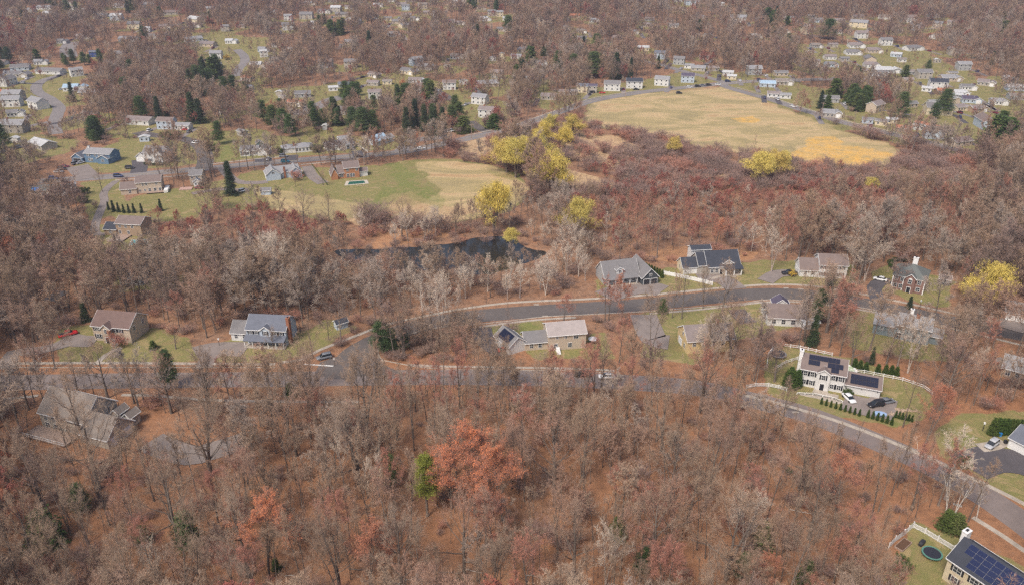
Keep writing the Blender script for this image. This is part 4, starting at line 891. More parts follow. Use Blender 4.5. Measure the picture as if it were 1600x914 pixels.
    mb = MB(); mb.box(-4, 1.8, -7.5, -3.4, .25, .4, mat('pink_deck', (.46, .30, .25), .9, .2)); mb.box(-4, 1.8, -7.5, -7.44, -.2, .249, M_WOOD); mb.build('deck', r)
    # white ranch with double gable on green lawn
    r, w = house((376, 244), (420, 243), 'white ranch with grey roof and white garage above the greenest lawn')
    block(r, 0, 0, w * .62, 8, 2.9, 1.8, 'white', 'mid'); block(r, .3, -1.2, 5, 5, 2.85, 1.6, 'white', 'mid', ridge='y'); block(r, w * .62 + .01, -.8, w * .38, 8, 2.9, 1.9, 'white', 'mid', ridge='y'); keep_clear(r, w, 8, front=16, p=.05)
    garage(r, face_T(w * .62, -.8, w * .38, 8, 'F'), w * .19, 4.4); row(r, face_T(.3, -1.2, 5, 5, 'F'), (1.2, 2.5, 3.8), 1.0, w=.7, shut=True); row(r, face_T(0, 0, w, 8, 'F'), (6.4, 8.2), 1, w=.9, shut=True)
    r, w = house((401.5, 230), (411, 229), 'teal garden shed behind the white ranch with garage', 'garden_shed', cat='shed'); block(r, 0, 0, w, 3, 2.2, 1.1, 'teal', 'mid', ridge='y')
    # white long ranch
    r, w = house((442, 241), (490, 236.5), 'white hip-roofed ranch beside a large round evergreen shrub')
    block(r, 0, 0, w * .38, 7.5, 2.7, 1.6, 'white', 'pale', hip=True); block(r, w * .38 + .01, -.4, w * .62, 8, 2.7, 1.8, 'white', 'pale', hip=True); keep_clear(r, w, 8, front=16, p=.05)
    row(r, face_T(w * .38, -.4, w, 8, 'F'), (1.5, 3, 5, 7, 9), .9, w=.9); chimney(r, w * .40, 3, .8, .8, 3, 4.8)
    # grey-blue house, two front gables
    r, w = house((417, 283), (472, 276.5), 'pale grey-blue house with two front gables and brick chimney')
    block(r, 1, 1.2, w - 2, 7.5, 3.2, 2.2, 'paleblue', 'pale'); block(r, 0, -.6, w * .40, 8, 3.2, 2.6, 'paleblue', 'pale', ridge='y'); block(r, w * .68, -1.0, w * .32, 8, 3.2, 2.3, 'paleblue', 'pale', ridge='y'); keep_clear(r, w, 8, front=16, p=.05)
    window(r, face_T(0, -.6, w * .4, 8, 'F'), w * .2, 3.4, 1.2, .9); garage(r, face_T(0, -.6, w * .4, 8, 'L'), 3, 2.6); row(r, face_T(w * .68, -1, 5, 8, 'F'), (2.6,), 1.0, w=.8, h=1.3); chimney(r, w * .53, 1.0, .9, .8, 0, 5.6)
    r, w = house((408, 305.5), (423, 305), 'small grey shed standing alone on the straw-coloured back lawn', 'garden_shed', cat='shed'); block(r, 0, 0, w, 3.2, 2.2, 1.0, 'paleblue', 'mid')
    # white ranch with driveway
    r, w = house((511.5, 237), (554, 231.5), 'white L-shaped ranch with grey roof beside a dark driveway')
    block(r, 0, 0, w, 7.6, 2.7, 1.9, 'white', 'mid'); block(r, w * .40, -1.6, 4.6, 5, 2.65, 1.6, 'white', 'mid', ridge='y'); keep_clear(r, w, 8, front=14, p=.05); row(r, face_T(0, 0, w, 8, 'F'), (2, 3.6, 12), .9, w=1.0)
    row(r, face_T(0, 0, w, 7.6, 'L'), (3.8,), 1, w=1); block(r, w * .55, 4.5, 6, 5, 4.4, 1.4, 'white', 'pale')
    r, w = house((589, 229.5), (617, 221.5), 'pale blue cape house with blue-grey roof and brick end chimney')
    block(r, 0, 0, w * .62, 8, 3.0, 2.6, 'paleblue', 'skyblue'); block(r, w * .62 + .01, .8, w * .42, 6, 2.5, 1.5, 'paleblue', 'pale'); keep_clear(r, w, 8, front=14, p=.05); row(r, face_T(0, 0, w, 8, 'F'), (1.6, 3.4, 5), .9, w=.8)
    window(r, face_T(0, 0, w, 8, 'L'), 4, 1.2, 1, 1.1); chimney(r, -.42, 1.6, .8, 1.3, -.2, 6.6)
    # brick house with terrace and covered pool
    r, w = house((529, 280), (562, 277), 'orange brick house with brown roofs beside a covered rectangular pool')
    block(r, 0, 0, w * .30, 8, 3.0, 2.9, 'orange', 'brown'); block(r, w * .30 + .01, -.3, w * .70, 8.6, 5.3, 2.2, 'orange', 'brown'); keep_clear(r, w + 5, 8, front=22, p=.05); block(r, -3.4, -1, 3.2, 9, 2.6, 3.2, 'orange', 'brown', ridge='y')
    F = face_T(w * .3, -.3, w * .7, 8, 'F'); row(r, F, (1.6, 6.2), 3.6, w=1.2, h=1.2); row(r, F, (1.6, 3.2, 4.4), .6, w=1.0, h=1.7); row(r, face_T(0, 0, 4, 8, 'F'), (1.6,), .9, w=1.6)
    block(r, w + .01, 1, 4.2, 5, 2.6, 1.2, 'white', 'brown')
    for (a, b, dd, hh, ri, wl, rf, lab, al) in ((((188,447),(222,447),9,5.2,3.2,'grey','brown','grey house with pointed brown roof hidden in leafless woods at left',.75)),):
        r, w = house(a, b, lab); block(r, 0, 0, w, dd, hh, ri, wl, rf, hip=False); row(r, face_T(0, 0, w, dd, 'F'), (1.5, 3.6, 5.8, 8), 3.5, shut=False); row(r, face_T(0, 0, w, dd, 'F'), (1.5, 3.6, 5.8), .9); keep_clear(r, w, dd, front=14, p=.5)
# ------------------------------------------------------------------ the far houses: base centre, apparent width, wall, roof, storeys, turn
ORD = 'zeroth first second third fourth fifth sixth seventh eighth ninth tenth eleventh twelfth thirteenth fourteenth fifteenth sixteenth seventeenth eighteenth nineteenth'.split()
TENS = {20: 'twent', 30: 'thirt', 40: 'fort', 50: 'fift', 60: 'sixt', 70: 'sevent', 80: 'eight', 90: 'ninet'}
def ordw(n):
    if n < 20: return ORD[n]
    t, u = n // 10 * 10, n % 10
    if t >= 100: return str(n) + 'th'
    return TENS[t] + ('ieth' if u == 0 else 'y-' + ORD[u])
FAR = {
 'beside the curving lane at far left': [(75,117,42,'white','mid',1,-8),(117,143,34,'white','skyblue',1,10),(64,102,20,'white','pale',1,15),(140,151,34,'tan','pale',1,0),(18,168,26,'white','pale',2,10),(25,183,24,'white','mid',1,20),
  (9,199,26,'white','mid',1,-35),(22,224,13,'white','white',1,0),(97,69,16,'grey','mid',1,0),(130,62,22,'white','rose',1,5),(146,90,11,'deepblue','blue',2,5),(137,185,24,'beige','rose',1,-20),(122,120,18,'white','pale',2,40),(4,150,18,'cream','terracotta',1,0)],
 'in the woods at upper left': [(200,66,30,'white','pale',1,0),(239,62,22,'white','mid',1,10),(227,49,14,'white','white',1,0),(258,46,20,'tan','brown',1,0),(186,13,18,'white','white',1,0),(148,23,10,'white','pale',1,0),(133,20,13,'white','white',1,0),
  (68,16,22,'white','pale',1,0),(78,25,20,'white','white',1,10),(46,20,16,'white','pale',1,-15),(25,13,14,'beige','brown',1,0),(322,74,24,'white','rose',1,-10),(361,69,18,'white','white',1,0),(337,93,18,'white','pale',2,0),(339,106,15,'grey','blue',1,20),
  (352,50,13,'stone','mid',2,0),(384,128,18,'white','terracotta',1,-20),(386,142,15,'white','blue',1,-10),(375,45,14,'beige','rose',1,0),(105,8,14,'white','mid',1,0)],
 'in evergreen quarter left of centre': [(214,196,42,'white','rose',1,-12),(258,203,26,'white','mid',2,-8),(284,204,24,'white','pale',1,-5),(226,222,14,'white','white',1,10),(340,180,10,'white','pale',2,0),(375,213,16,'white','mid',1,-40),
  (412,82,18,'paleblue','pale',1,0),(413,90,12,'white','white',2,20),(431,75,14,'white','pale',1,0),(436,150,10,'white','white',1,0),(460,167,25,'cream','terracotta',1,-8),(440,157,9,'white','brown',1,0),(473,153,24,'white','mid',1,10),(521,143,14,'white','white',1,15),
  (538,138,19,'white','blue',1,0),(541,180,35,'white','mid',1,-12),(586,156,20,'white','rose',2,5),(508,204,8,'white','white',1,0)],
 'in the town edge at top centre-left': [(506,22,20,'white','mid',1,0),(524,20,16,'white','white',2,-10),(450,33,12,'white','pale',2,0),(478,31,20,'stone','mid',2,0),(482,46,26,'white','dark',1,-5),(492,40,14,'white','white',1,0),(591,12,15,'white','white',1,0),(634,17,12,'paleblue','mid',2,0),
  (660,15,14,'beige','mid',2,0),(669,24,15,'tan','rose',1,0),(682,28,11,'white','pale',2,0),(622,38,18,'beige','mid',1,0),(635,28,15,'tan','rose',1,0),(572,49,10,'white','pale',1,0),(606,33,12,'cream','mid',1,0),(648,33,14,'white','mid',1,0),(705,37,12,'white','rose',1,10),(720,40,14,'white','rose',1,0),
  (768,26,12,'white','mid',2,0),(781,27,11,'cream','pale',2,10),(791,33,12,'white','white',1,-20),(545,15,12,'white','mid',1,0),(560,6,12,'beige','mid',1,0),(612,4,14,'white','pale',1,0),(520,5,14,'white','mid',1,0)],
 'in the leafless woods at upper centre': [(648,131,20,'white','rose',1,-5),(656,130,10,'white','white',1,-30),(702,141,20,'white','mid',2,0),(747,164,24,'white','pale',2,-25),(759,185,25,'white','mid',2,-18),(661,146,22,'white','rose',2,10),(663,110,26,'stone','pale',1,-20),
  (548,107,20,'stone','mid',2,0),(714,93,20,'paleblue','mid',1,0),(770,96,10,'white','pale',1,0),(784,93,8,'cream','cream' if 'cream' in RF else 'pale',2,0),(582,135,18,'white','rose',1,-10),(605,133,14,'cream','mid',1,0),(724,133,12,'white','pale',1,0),(699,109,10,'white','white',1,0),
  (819,83,22,'white','blue',1,0),(806,93,16,'white','pale',1,-10),(898,29,16,'tan','terracotta',1,0),(929,36,16,'white','pale',1,-8),(909,53,16,'tan','mid',1,0),(964,69,18,'brown','brown',2,-30),(1005,80,18,'cream','white',1,-10),(1013,43,16,'beige','rose',1,0),(1015,34,14,'white','mid',1,0),
  (1053,44,14,'white','pale',1,0),(1035,10,14,'white','mid',2,0),(1060,4,12,'white','mid',2,0),(1108,60,14,'stone','mid',1,20),(1182,61,18,'white','white',1,-8),(884,47,10,'white','pale',1,0),(909,64,15,'stone','mid',1,0),(1088,60,12,'stone','mid',1,0),(1126,10,12,'white','white',1,0),(1185,12,12,'white','white',1,0)],
 'along the avenue north of the big field': [(857,157,24,'white','rose',1,-8),(882,150,18,'stone','rose',1,-5),(895,149,14,'white','pale',1,0),(909,146,17,'white','deepblue' if 'deepblue' in RF else 'blue',2,-18),(925,146,14,'white','purple',2,-10),(956,143,25,'white','mid',2,-8),(991,139,25,'white','dark',2,-5),(1033,135,22,'white','pale',2,-22),
  (1074,130,20,'paleblue','purple',2,-10),(1030,93,17,'paleblue','blue',2,-20),(1060,102,17,'white','mid',2,-20),(1076,108,14,'white','pale',1,-25),(1090,112,22,'white','pale',1,-20),(1100,94,16,'white','mid',1,-30),(1115,112,16,'stone','rose',1,0),(1137,119,16,'white','white',1,-15),(1143,125,14,'cream','white',1,-10),(1179,118,22,'white','pale',2,0)],
 'in right-hand village above the road': [(1199,137,24,'paleblue','skyblue',1,-10),(1221,120,20,'white','mid',1,0),(1226,134,26,'stone','mid',1,-5),(1209,153,20,'white','rose',1,-15),(1227,155,16,'white','pale',1,-10),(1297,161,26,'white','mid',1,-10),(1299,184,30,'white','pale',1,-12),
  (1355,194,16,'white','mid',1,-20),(1376,197,18,'white','mid',1,-30),(1393,194,16,'white','white',1,-10),(1411,208,22,'tan','terracotta',1,-20),(1436,204,14,'white','white',1,0),(1460,218,28,'white','brown',2,-10),(1506,229,34,'beige','brown',1,20),(1565,238,20,'white','mid',1,-5),(1590,240,28,'white','blue',1,-6),
  (1447,144,14,'white','white',1,-35),(1477,149,24,'brown','terracotta',1,0),(1503,151,22,'white','white',1,-5),(1518,162,28,'white','purple',1,-12),(1496,155,14,'white','white',1,-10),(1562,165,24,'white','pale',1,-10),(1590,157,24,'white','mid',1,-8),(1506,174,24,'cream','rose',1,15),(1531,176,26,'tan','rose',1,15),(1460,166,16,'white','pale',1,0),(1494,165,10,'white','pale',2,0),
  (1466,140,26,'white','dark',2,-12),(1365,125,14,'white','white',1,-10),(1380,119,14,'white','mid',1,0)],
 'in distant village below wooded hill': [(1340,44,26,'white','pale',2,-30),(1277,36,18,'white','mid',1,0),(1311,37,18,'beige','rose',1,0),(1377,47,16,'cream','rose',2,0),(1347,61,18,'white','rose',2,0),(1385,72,18,'white','mid',2,0),(1340,76,24,'white','rose',1,0),(1277,76,18,'white','mid',1,0),(1264,87,10,'cream','white',1,0),(1298,94,18,'white','rose',1,0),
  (1335,87,24,'white','mid',1,0),(1368,84,24,'beige','rose',1,0),(1255,98,15,'white','rose',1,0),(1274,106,13,'white','mid',2,0),(1300,106,20,'paleblue','mid',1,0),(1363,107,24,'white','rose',1,-10),(1388,115,42,'white','white',1,-4),(1420,118,18,'white','mid',1,0),(1445,124,22,'stone','mid',2,0),(1465,99,10,'white','white',1,0),(1507,111,20,'white','pale',2,0),
  (1240,69,18,'white','mid',2,0),(1224,54,22,'beige','rose',1,0),(1232,33,16,'white','mid',1,0),(1270,30,14,'white','pale',1,0),(1405,53,10,'white','white',1,0),(1310,54,12,'white','rose',1,0),(1302,75,14,'white','rose',1,0),(1420,130,14,'white','rose',1,0),(1410,98,12,'white','mid',1,0),(1320,97,14,'stone','mid',1,0),(1350,116,14,'cream','rose',1,10),(1489,120,14,'cream','mid',1,0)],
}
CN = {'taupe': 'taupe', 'mid': 'grey', 'pale': 'light-grey', 'rose': 'pinkish-grey', 'terracotta': 'orange-red', 'skyblue': 'light-blue', 'blue': 'slate-blue', 'purple': 'dark-purple', 'paleblue': 'pale-blue', 'stone': 'stone-grey', 'deepblue': 'dark blue', 'dark': 'dark', 'brown': 'brown', 'white': 'white'}
FARCARS = []
def more_far():
    g = random.Random(12); keys = list(FAR)
    for key, (x0, y0, x1, y1), n in ((keys[0], (2, 100, 60, 235), 9), (keys[1], (5, 4, 330, 48), 13), (keys[1], (170, 60, 330, 100), 5), (keys[3], (400, 3, 800, 60), 18), (keys[4], (800, 4, 1220, 70), 9), (keys[4], (560, 95, 860, 140), 7), (keys[7], (1230, 24, 1500, 110), 14), (keys[6], (1370, 120, 1598, 200), 9), (keys[2], (400, 60, 560, 130), 5)):
        k = 0
        for _ in range(3000):
            if k >= n: break
            px, py = g.uniform(x0, x1), g.uniform(y0, y1); c = G(px, py)
            if any((c.x - q.x) ** 2 + (c.y - q.y) ** 2 < 19 ** 2 for L in FAR.values() for q in [G(h_[0], h_[1]) for h_ in L]): continue
            if any(abs(c.x - q.x) < 11 and abs(c.y - q.y) < 11 for L, r in ROADS for q in L): continue
            wp = g.uniform(9, 17) * FPX / (c.y * cT + (CAM_H - float(tz(c.y))) * sT)
            FAR[key].append((round(px), round(py), wp, g.choice(['white', 'white', 'white', 'cream', 'stone', 'paleblue', 'beige']), g.choice(['mid', 'pale', 'rose', 'brown', 'grey', 'pale', 'white']), g.choice([1, 1, 2]), g.choice([0, 0, -10, 15, -35, 40, 80]))); k += 1
def far_houses():
    more_far(); rg = random.Random(3)
    for reg_, lst in FAR.items():
        cnt = {}
        for i, (px, py, wp, wl, rf, st, yaw) in enumerate(sorted(lst, key=lambda q: q[0])):
            rf = rf if rf in RF else 'mid'
            if wl == 'white' and rg.random() < .38: wl = rg.choice(['stone', 'cream', 'paleblue', 'beige', 'grey', 'stone'])
            if rf == 'mid' and rg.random() < .4: rf = rg.choice(['brown', 'taupe', 'grey', 'rose'])
            c = G(px, py); zc = c.y * cT + CAM_H * sT; w = wp * zc / FPX; w = min(w, 24)
            d = min(8.5, max(3.2, w * .62)); h = 2.8 if st == 1 else 5.2; ri = 1.9 if st == 1 else 2.4; ri *= d / 8.5
            if w < 6.5: h = min(h, 3.0 if st == 1 else 4.5)
            yw = R_(yaw); a = Vector((c.x - math.cos(yw) * w / 2, c.y - math.sin(yw) * w / 2, c.z))
            lab = f"{CN.get(wl, wl)} house, {CN.get(rf, rf)} roof, {reg_}, {ordw(i + 1)} from left"
            r = empty('house', a, yw); tag(r, lab, 'house', 'far houses ' + reg_)
            wing = st == 1 and w > 9.5 and rg.random() < .6
            if wing:
                f = .62; gx_ = w * f; block(r, 0, 0, gx_, d, h, ri, wl, rf, trim=(py > 110)); block(r, gx_ + .01, -.8, w * (1 - f), d * .95, h - .1, ri * .8, wl, rf, ridge='y', trim=(py > 110))
                garage(r, face_T(gx_, -.8, w * (1 - f), d, 'F'), w * (1 - f) / 2, 2.6)
            else: block(r, 0, 0, w, d, h, ri, wl, rf, trim=(py > 110), ridge='x' if w > 6 else 'y')
            n = 3 if w > 9 else 2
            if w > 5:
                for s_ in range(st):
                    for q in range(n): window(r, face_T(0, 0, w, d, 'F'), (w * (.62 if wing else 1)) * (q + .5) / n, .9 + 2.6 * s_, 1.1, 1.2, detail=1)
            if w > 8 and rg.random() < .3: chimney(r, w * .3, d * .5, .8, .8, h + ri * .6, h + ri + .7)
            if w > 7 and rg.random() < .62 and py > 25:
                sx = rg.choice((-1, 1)); T_ = Matrix.Translation(a) @ Matrix.Rotation(yw, 4, 'Z'); q = T_ @ Vector((w / 2 + sx * (w / 2 + 2.4), -3, 0)); q2 = T_ @ Vector((w / 2 + sx * (w / 2 + 2.4), -20, 0)); q3 = T_ @ Vector((w / 2 + sx * (w / 2 + 2.4), 4, 0))
                mb = MB(); z = ROADZ[0]; strip(mb, [q3.xy, q.xy, q2.xy], 3.6, .05, rg.choice((M_DRIVE, M_ASPHF, M_ASPHD))); tag(mb.build('driveway'), kind='structure')
                cl = rg.choice(('white', 'silver', 'black', 'grey', 'blue', 'maroon')); FARCARS.append((q.x, q.y - 2, cl, rg.choice(('sedan', 'suv')), 90 + yaw, f'{cl} car beside the {ordw(i + 1)} house from left {reg_}', 'cars ' + reg_))
            keep_clear(r, w, d, front=62 if py < 110 else 46 if py < 200 else 26, p=.5 if py < 110 else .30 if py < 200 else .1); EXTRA_LAWN.append((c.x, c.y, (17 if py > 120 else 11) + rg.random() * 8)); (EXTRA_LAWN.append((c.x + rg.uniform(-6, 6), c.y - 20, 12 + rg.random() * 8)) if py > 120 else None)
# ------------------------------------------------------------------ vehicles
def paint(key, col): return mat('car_paint_' + key, col, .3, .5)
CP = {'silver': paint('silver', (.42, .43, .45)), 'black': paint('black', (.02, .02, .024)), 'white': paint('white', (.75, .75, .75)), 'red': paint('red', (.50, .02, .02)), 'blue': paint('blue', (.03, .05, .14)),
      'grey': paint('grey', (.17, .18, .20)), 'maroon': paint('maroon', (.18, .015, .03)), 'teal': paint('teal', (.02, .18, .26))}
M_LAMP = mat('headlamp_lens', (.75, .75, .72), .2, .6); M_TAIL = mat('tail_lamp_lens', (.35, .02, .02), .3, .5); M_CARG = mat('car_glass', (.02, .025, .03), .08, .6)
def loft(mb, st, m, closed=True):
    """st: (x, half width, z0, z1) cross-sections, chamfered boxes"""
    rings = []
    for (x, hw, z0, z1) in st:
        c = min(.14, (z1 - z0) * .3)
        rings.append([(x, -hw + c * .5, z0), (x, hw - c * .5, z0), (x, hw, z0 + c), (x, hw, z1 - c), (x, hw - c, z1), (x, -hw + c, z1), (x, -hw, z1 - c), (x, -hw, z0 + c)])
    b = len(mb.v); k = mb.mi(m)
    for r in rings: mb.v += r
    for i in range(len(rings) - 1):
        for j in range(8): mb.f.append((b + i * 8 + j, b + i * 8 + (j + 1) % 8, b + (i + 1) * 8 + (j + 1) % 8, b + (i + 1) * 8 + j)); mb.m.append(k)
    mb.f.append(tuple(b + j for j in range(7, -1, -1))); mb.m.append(k); e = b + (len(rings) - 1) * 8; mb.f.append(tuple(e + j for j in range(8))); mb.m.append(k)
CARS = {}
def car(kind, col, px, py, head, label, group=None, z=.04, world=False):
    """head: degrees, direction the nose points, 0 = right (+X), 90 = away from the camera"""
    c = Vector((px, py, float(tz(py)))) if world else G(px, py); r = empty('pickup_truck' if kind == 'pickup' else 'parked_car', (c.x, c.y, c.z + z), R_(head)); key = (kind, col)
    tag(r, label, 'pickup truck' if kind == 'pickup' else 'car', group)
    FOOT.append((Matrix.Translation(r.location) @ Matrix.Rotation(R_(head), 4, 'Z'), -2.6, 2.6, 1.2, 0, 0))
    if key in CARS:
        for ch in CARS[key].children:
            o = ch.copy(); COL.objects.link(o); o.parent = r
        return r
    CARS[key] = r; m = CP[col]
    tall = kind in ('suv', 'pickup'); hb = .98 if tall else .86; zb = .32 if tall else .22; ht = 1.78 if tall else 1.43; Ln = 2.75 if kind == 'pickup' else 2.35
    mb = MB()
    if kind == 'pickup': loft(mb, [(-Ln, .90, zb, hb + .1), (-.35, .96, zb, hb + .12), (-.3, .97, zb, hb + .12), (1.25, .97, zb, hb + .12), (Ln - .5, .95, zb, hb + .02), (Ln - .08, .88, zb + .06, hb - .1), (Ln, .8, zb + .12, hb - .25)], m)
    else: loft(mb, [(-Ln, .72, zb + .14, hb - .14), (-Ln + .12, .84, zb + .04, hb - .02), (-Ln + .6, .9, zb, hb + .03), (0, .92, zb, hb + .02), (1.2, .92, zb, hb + .01), (Ln - .45, .88, zb, hb - .09), (Ln - .1, .8, zb + .05, hb - .2), (Ln, .68, zb + .12, hb - .3)], m)
    x0, x1 = {'sedan': (-1.75, 1.25), 'suv': (-2.2, 1.25), 'pickup': (-.75, 1.45)}[kind]; xr0, xr1 = {'sedan': (-1.15, .45), 'suv': (-1.95, .55), 'pickup': (-.6, .75)}[kind]
    loft(mb, [(xr0 - .06, .66, ht - .07, ht - .01), (xr0 + .2, .70, ht - .06, ht + .02), ((xr0 + xr1) / 2, .71, ht - .06, ht + .03), (xr1, .68, ht - .07, ht)], m)
    mb.build('body', r, True)
    mb = MB(); loft(mb, [(x0, .78, hb - .05, hb + .05), (xr0, .72, hb - .05, ht - .075), (xr1, .71, hb - .05, ht - .08), (x1, .80, hb - .05, hb + .04)], M_CARG); mb.build('windows', r)
    if kind == 'pickup': mb = MB(); mb.box(-Ln + .15, -.95, -.78, .78, hb + .105, hb + .118, M_DARK); mb.build('truck_bed', r)
    for sx in (-1.45, 1.45):
        for sy in (-1, 1):
            mb = MB(); R0 = .38 if tall else .33; n = 12; y = sy * .80
            mb.prism([(sx + math.cos(6.283 * k / n) * R0, R0 - .02 + math.sin(6.283 * k / n) * R0) for k in range(n)], 'y', y - .13, y + .15, M_TYRE)
            w_ = mb.build('wheel', r)
            mb = MB(); mb.prism([(sx + math.cos(6.283 * k / n) * R0 * .6, R0 - .02 + math.sin(6.283 * k / n) * R0 * .6) for k in range(n)], 'y', y + (.152 if sy > 0 else -.16), y + (.17 if sy > 0 else -.132), M_METAL); mb.build('rim', w_)
    for sy in (-1, 1):
        mb = MB(); mb.box(Ln - .16, Ln - .02, sy * .60 - .13, sy * .60 + .13, hb - .34, hb - .2, M_LAMP); mb.build('headlight', r)
        mb = MB(); mb.box(-Ln - .01, -Ln + .1, sy * .62 - .12, sy * .62 + .12, hb - .3, hb - .1, M_TAIL); mb.build('tail_light', r)
    return r
def vehicles():
    car('suv', 'grey', 507, 560, 205, 'dark grey car at the mouth of the curving street, nose lower-left')
    car('pickup', 'red', 107, 524, 35, 'red pickup truck parked by the red-brown roofed house at left')
    car('sedan', 'red', 790, 549, 5, 'red car beside the cranked garage of the beige centre house')
    car('suv', 'black', 911, 587, 180, 'black car on the lower street, just left of a white car'); car('sedan', 'white', 948, 590, 180, 'white car on the lower street, just right of a black car')
    car('sedan', 'white', 1326, 624, -78, 'white car before the garage wing of the white solar-roofed house')
    car('suv', 'black', 1368, 634, 195, 'black car turning beside the white solar-roofed house, left one of two'); car('sedan', 'grey', 1385, 629, 15, 'dark grey car right of the black car by the solar-roofed house')
    car('suv', 'silver', 1549, 697, 215, 'silver-grey car parked on pale pavers by the right-edge garage')
    car('pickup', 'black', 1233, 429, 180, 'black pickup truck left of the white house with sycamores'); car('sedan', 'white', 1375, 438, 150, 'white car on the drive left of the red brick house')
    g = 'cars parked near the blue house'
    car('sedan', 'maroon', 101, 262, 10, 'maroon car, topmost of three parked left of blue house', g); car('suv', 'black', 97, 266, 5, 'black car between the maroon and silver ones near blue house', g); car('sedan', 'silver', 92, 270, 0, 'silver car, lowest of three parked left of blue house', g)
    car('suv', 'grey', 118, 257, 75, 'dark grey car at left in front of the blue garage', g); car('sedan', 'silver', 126, 256, 55, 'silver car at right in front of the blue garage', g)
    g = 'cars along the avenue'
    car('suv', 'blue', 84, 281, 0, 'dark blue car at the left end of the avenue, upper of two', g); car('sedan', 'black', 76, 285, 0, 'black car at the left end of the avenue, lower of two', g)
    car('suv', 'blue', 185, 277, 0, 'dark blue car on the avenue above the curved driveway', g); car('suv', 'black', 203, 264, 5, 'black car on the lawn strip left of tall white house', g)
    car('suv', 'white', 305, 225, 150, 'white car on the dark side road above the avenue', g); car('sedan', 'red', 290, 204, 20, 'red car on the drive by the white capes above side road', g)
    car('sedan', 'silver', 419, 250, -80, 'silver car on the dark drive of white ranch', g); car('suv', 'grey', 443, 246, 0, 'grey car parked left of the white hip-roofed ranch', g); car('suv', 'teal', 446, 254, 3, 'bright blue-green car driving on the avenue', g)
    car('suv', 'grey', 552.5, 234, 100, 'dark grey car on the drive of the L-shaped white ranch', g); car('sedan', 'black', 559.5, 246, 5, 'black car on the avenue below the L-shaped ranch', g); car('sedan', 'white', 658, 233.5, 10, 'white car on the avenue right of the pale blue cape', g)
    car('suv', 'white', 380, 300, 60, 'white car right of the tall lone spruce', g); car('sedan', 'maroon', 312, 295, 0, 'maroon car beside the narrow house with porch', g)
    g = 'cars at the far crossroads'
    for (px, py, cl, kd, lb) in ((1077, 138, 'white', 'suv', 'white'), (1090, 136.5, 'black', 'suv', 'black'), (1098, 135, 'grey', 'sedan', 'grey'), (1107, 134.5, 'black', 'suv', 'second black'), (1122, 133.5, 'white', 'sedan', 'second white'), (1137, 128.5, 'blue', 'suv', 'dark blue')):
        car(kd, cl, px, py, 5, f'{lb} car at the far crossroads above the big straw field', g)
    car('suv', 'black', 1061, 147, 0, 'black car parked by the edge of the big straw field', g); car('suv', 'white', 1240, 168, -30, 'white car on the road right of the straw field', g)
    car('sedan', 'red', 941, 146.5, 0, 'red car by the avenue lawn north of the straw field', g); car('suv', 'blue', 1187, 127, 0, 'dark blue car on the road right of the far crossroads', g)
    for (px, py, cl, kd, lb) in ((700, 207, 'white', 'sedan', 'white'), (706, 206, 'silver', 'suv', 'silver')): car(kd, cl, px, py, 10, f'{lb} car in the small parking area among spruces', g)
    car('suv', 'blue', 471, 163, 10, 'dark blue car by the cul-de-sac right of orange-roofed ranch', g); car('sedan', 'black', 994, 141, 0, 'black car before the white colonial north of the field', g)
    car('suv', 'black', 926, 146, 10, 'black car in front of the houses along the avenue', g); car('sedan', 'silver', 97, 141, 30, 'silver car by the light blue roofed house at far left', g)
    for (x, y, cl, kd, hd, lb, gr) in FARCARS: car(kd, cl, x, y, hd, lb, gr, z=.06, world=True)
# ------------------------------------------------------------------ fences, poles, pools, odds and ends
def fence(px, label, h=1.1, kind='picket', m=None, gap=2.4):
    L = [G(*p).xy for p in px]; m = m or M_WHITE; r = empty('fence', (L[0].x, L[0].y, 0)); tag(r, label, 'fence'); o = L[0]
    posts = MB(); pan = MB()
    for a, b in zip(L[:-1], L[1:]):
        n = max(1, round((b - a).length / gap)); d = (b - a) / n; ang = math.atan2(d.y, d.x)
        for k in range(n + (1 if (b - L[-1]).length < 1e-6 else 0)):
            p = a + d * k - o; T = Matrix.Translation((p.x, p.y, 0)) @ Matrix.Rotation(ang, 4, 'Z')
            pb = MB(); pb.box(-.08, .08, -.08, .08, -.2, h + .15, m, T); pb.box(-.11, .11, -.11, .11, h + .152, h + .2, m, T); pb.build('post', r)
            if k < n:
                ln = d.length
                if kind == 'rail':
                    for z in (.35, .7, h): pan.box(.082, ln - .082, -.04, .04, z - .08, z + .06, m, T)
                elif kind == 'wire':
                    for z in (.45, h): pan.box(.082, ln - .082, -.05, .05, z - .06, z + .05, m, T)
                else:
                    for z in (.22, h - .18): pan.box(.082, ln - .082, -.03, .03, z - .05, z + .05, m, T)
                    q = int(ln / (.17 if kind == 'picket' else .2))
                    for j in range(q):
                        x = .1 + (ln - .2) * (j + .5) / q; wd = .045 if kind == 'picket' else .09
                        pan.box(x - wd, x + wd, -.055, -.032, .06, h, m, T)
    pan.build('fence_panel', r); return r
def pole(px, py, h, label, arm=0, ang=0, group='utility poles along the avenue'):
    c = G(px, py); r = empty('utility_pole', c, R_(ang)); tag(r, label, 'utility pole', group)
    mb = MB(); mb.tube([(0, 0, -.3), (0, 0, h)], [.19, .13], M_WOOD, 8); mb.build('pole', r)
    mb = MB(); mb.box(-1.3, 1.3, -.08, .08, h - .9, h - .72, M_WOOD); [mb.tube([(x, 0, h - .72), (x, 0, h - .5)], .05, M_METAL, 6) for x in (-1.2, 0.3, 1.2)]; mb.build('crossarm', r)
    if arm: mb = MB(); mb.tube([(0, -.1, h - 2), (0, -1.4, h - 1.6), (0, -2.4, h - 1.5)], .05, M_METAL, 6); mb.box(-.15, .15, -2.9, -2.3, h - 1.6, h - 1.46, M_METAL); mb.build('lamp_arm', r)
    return r
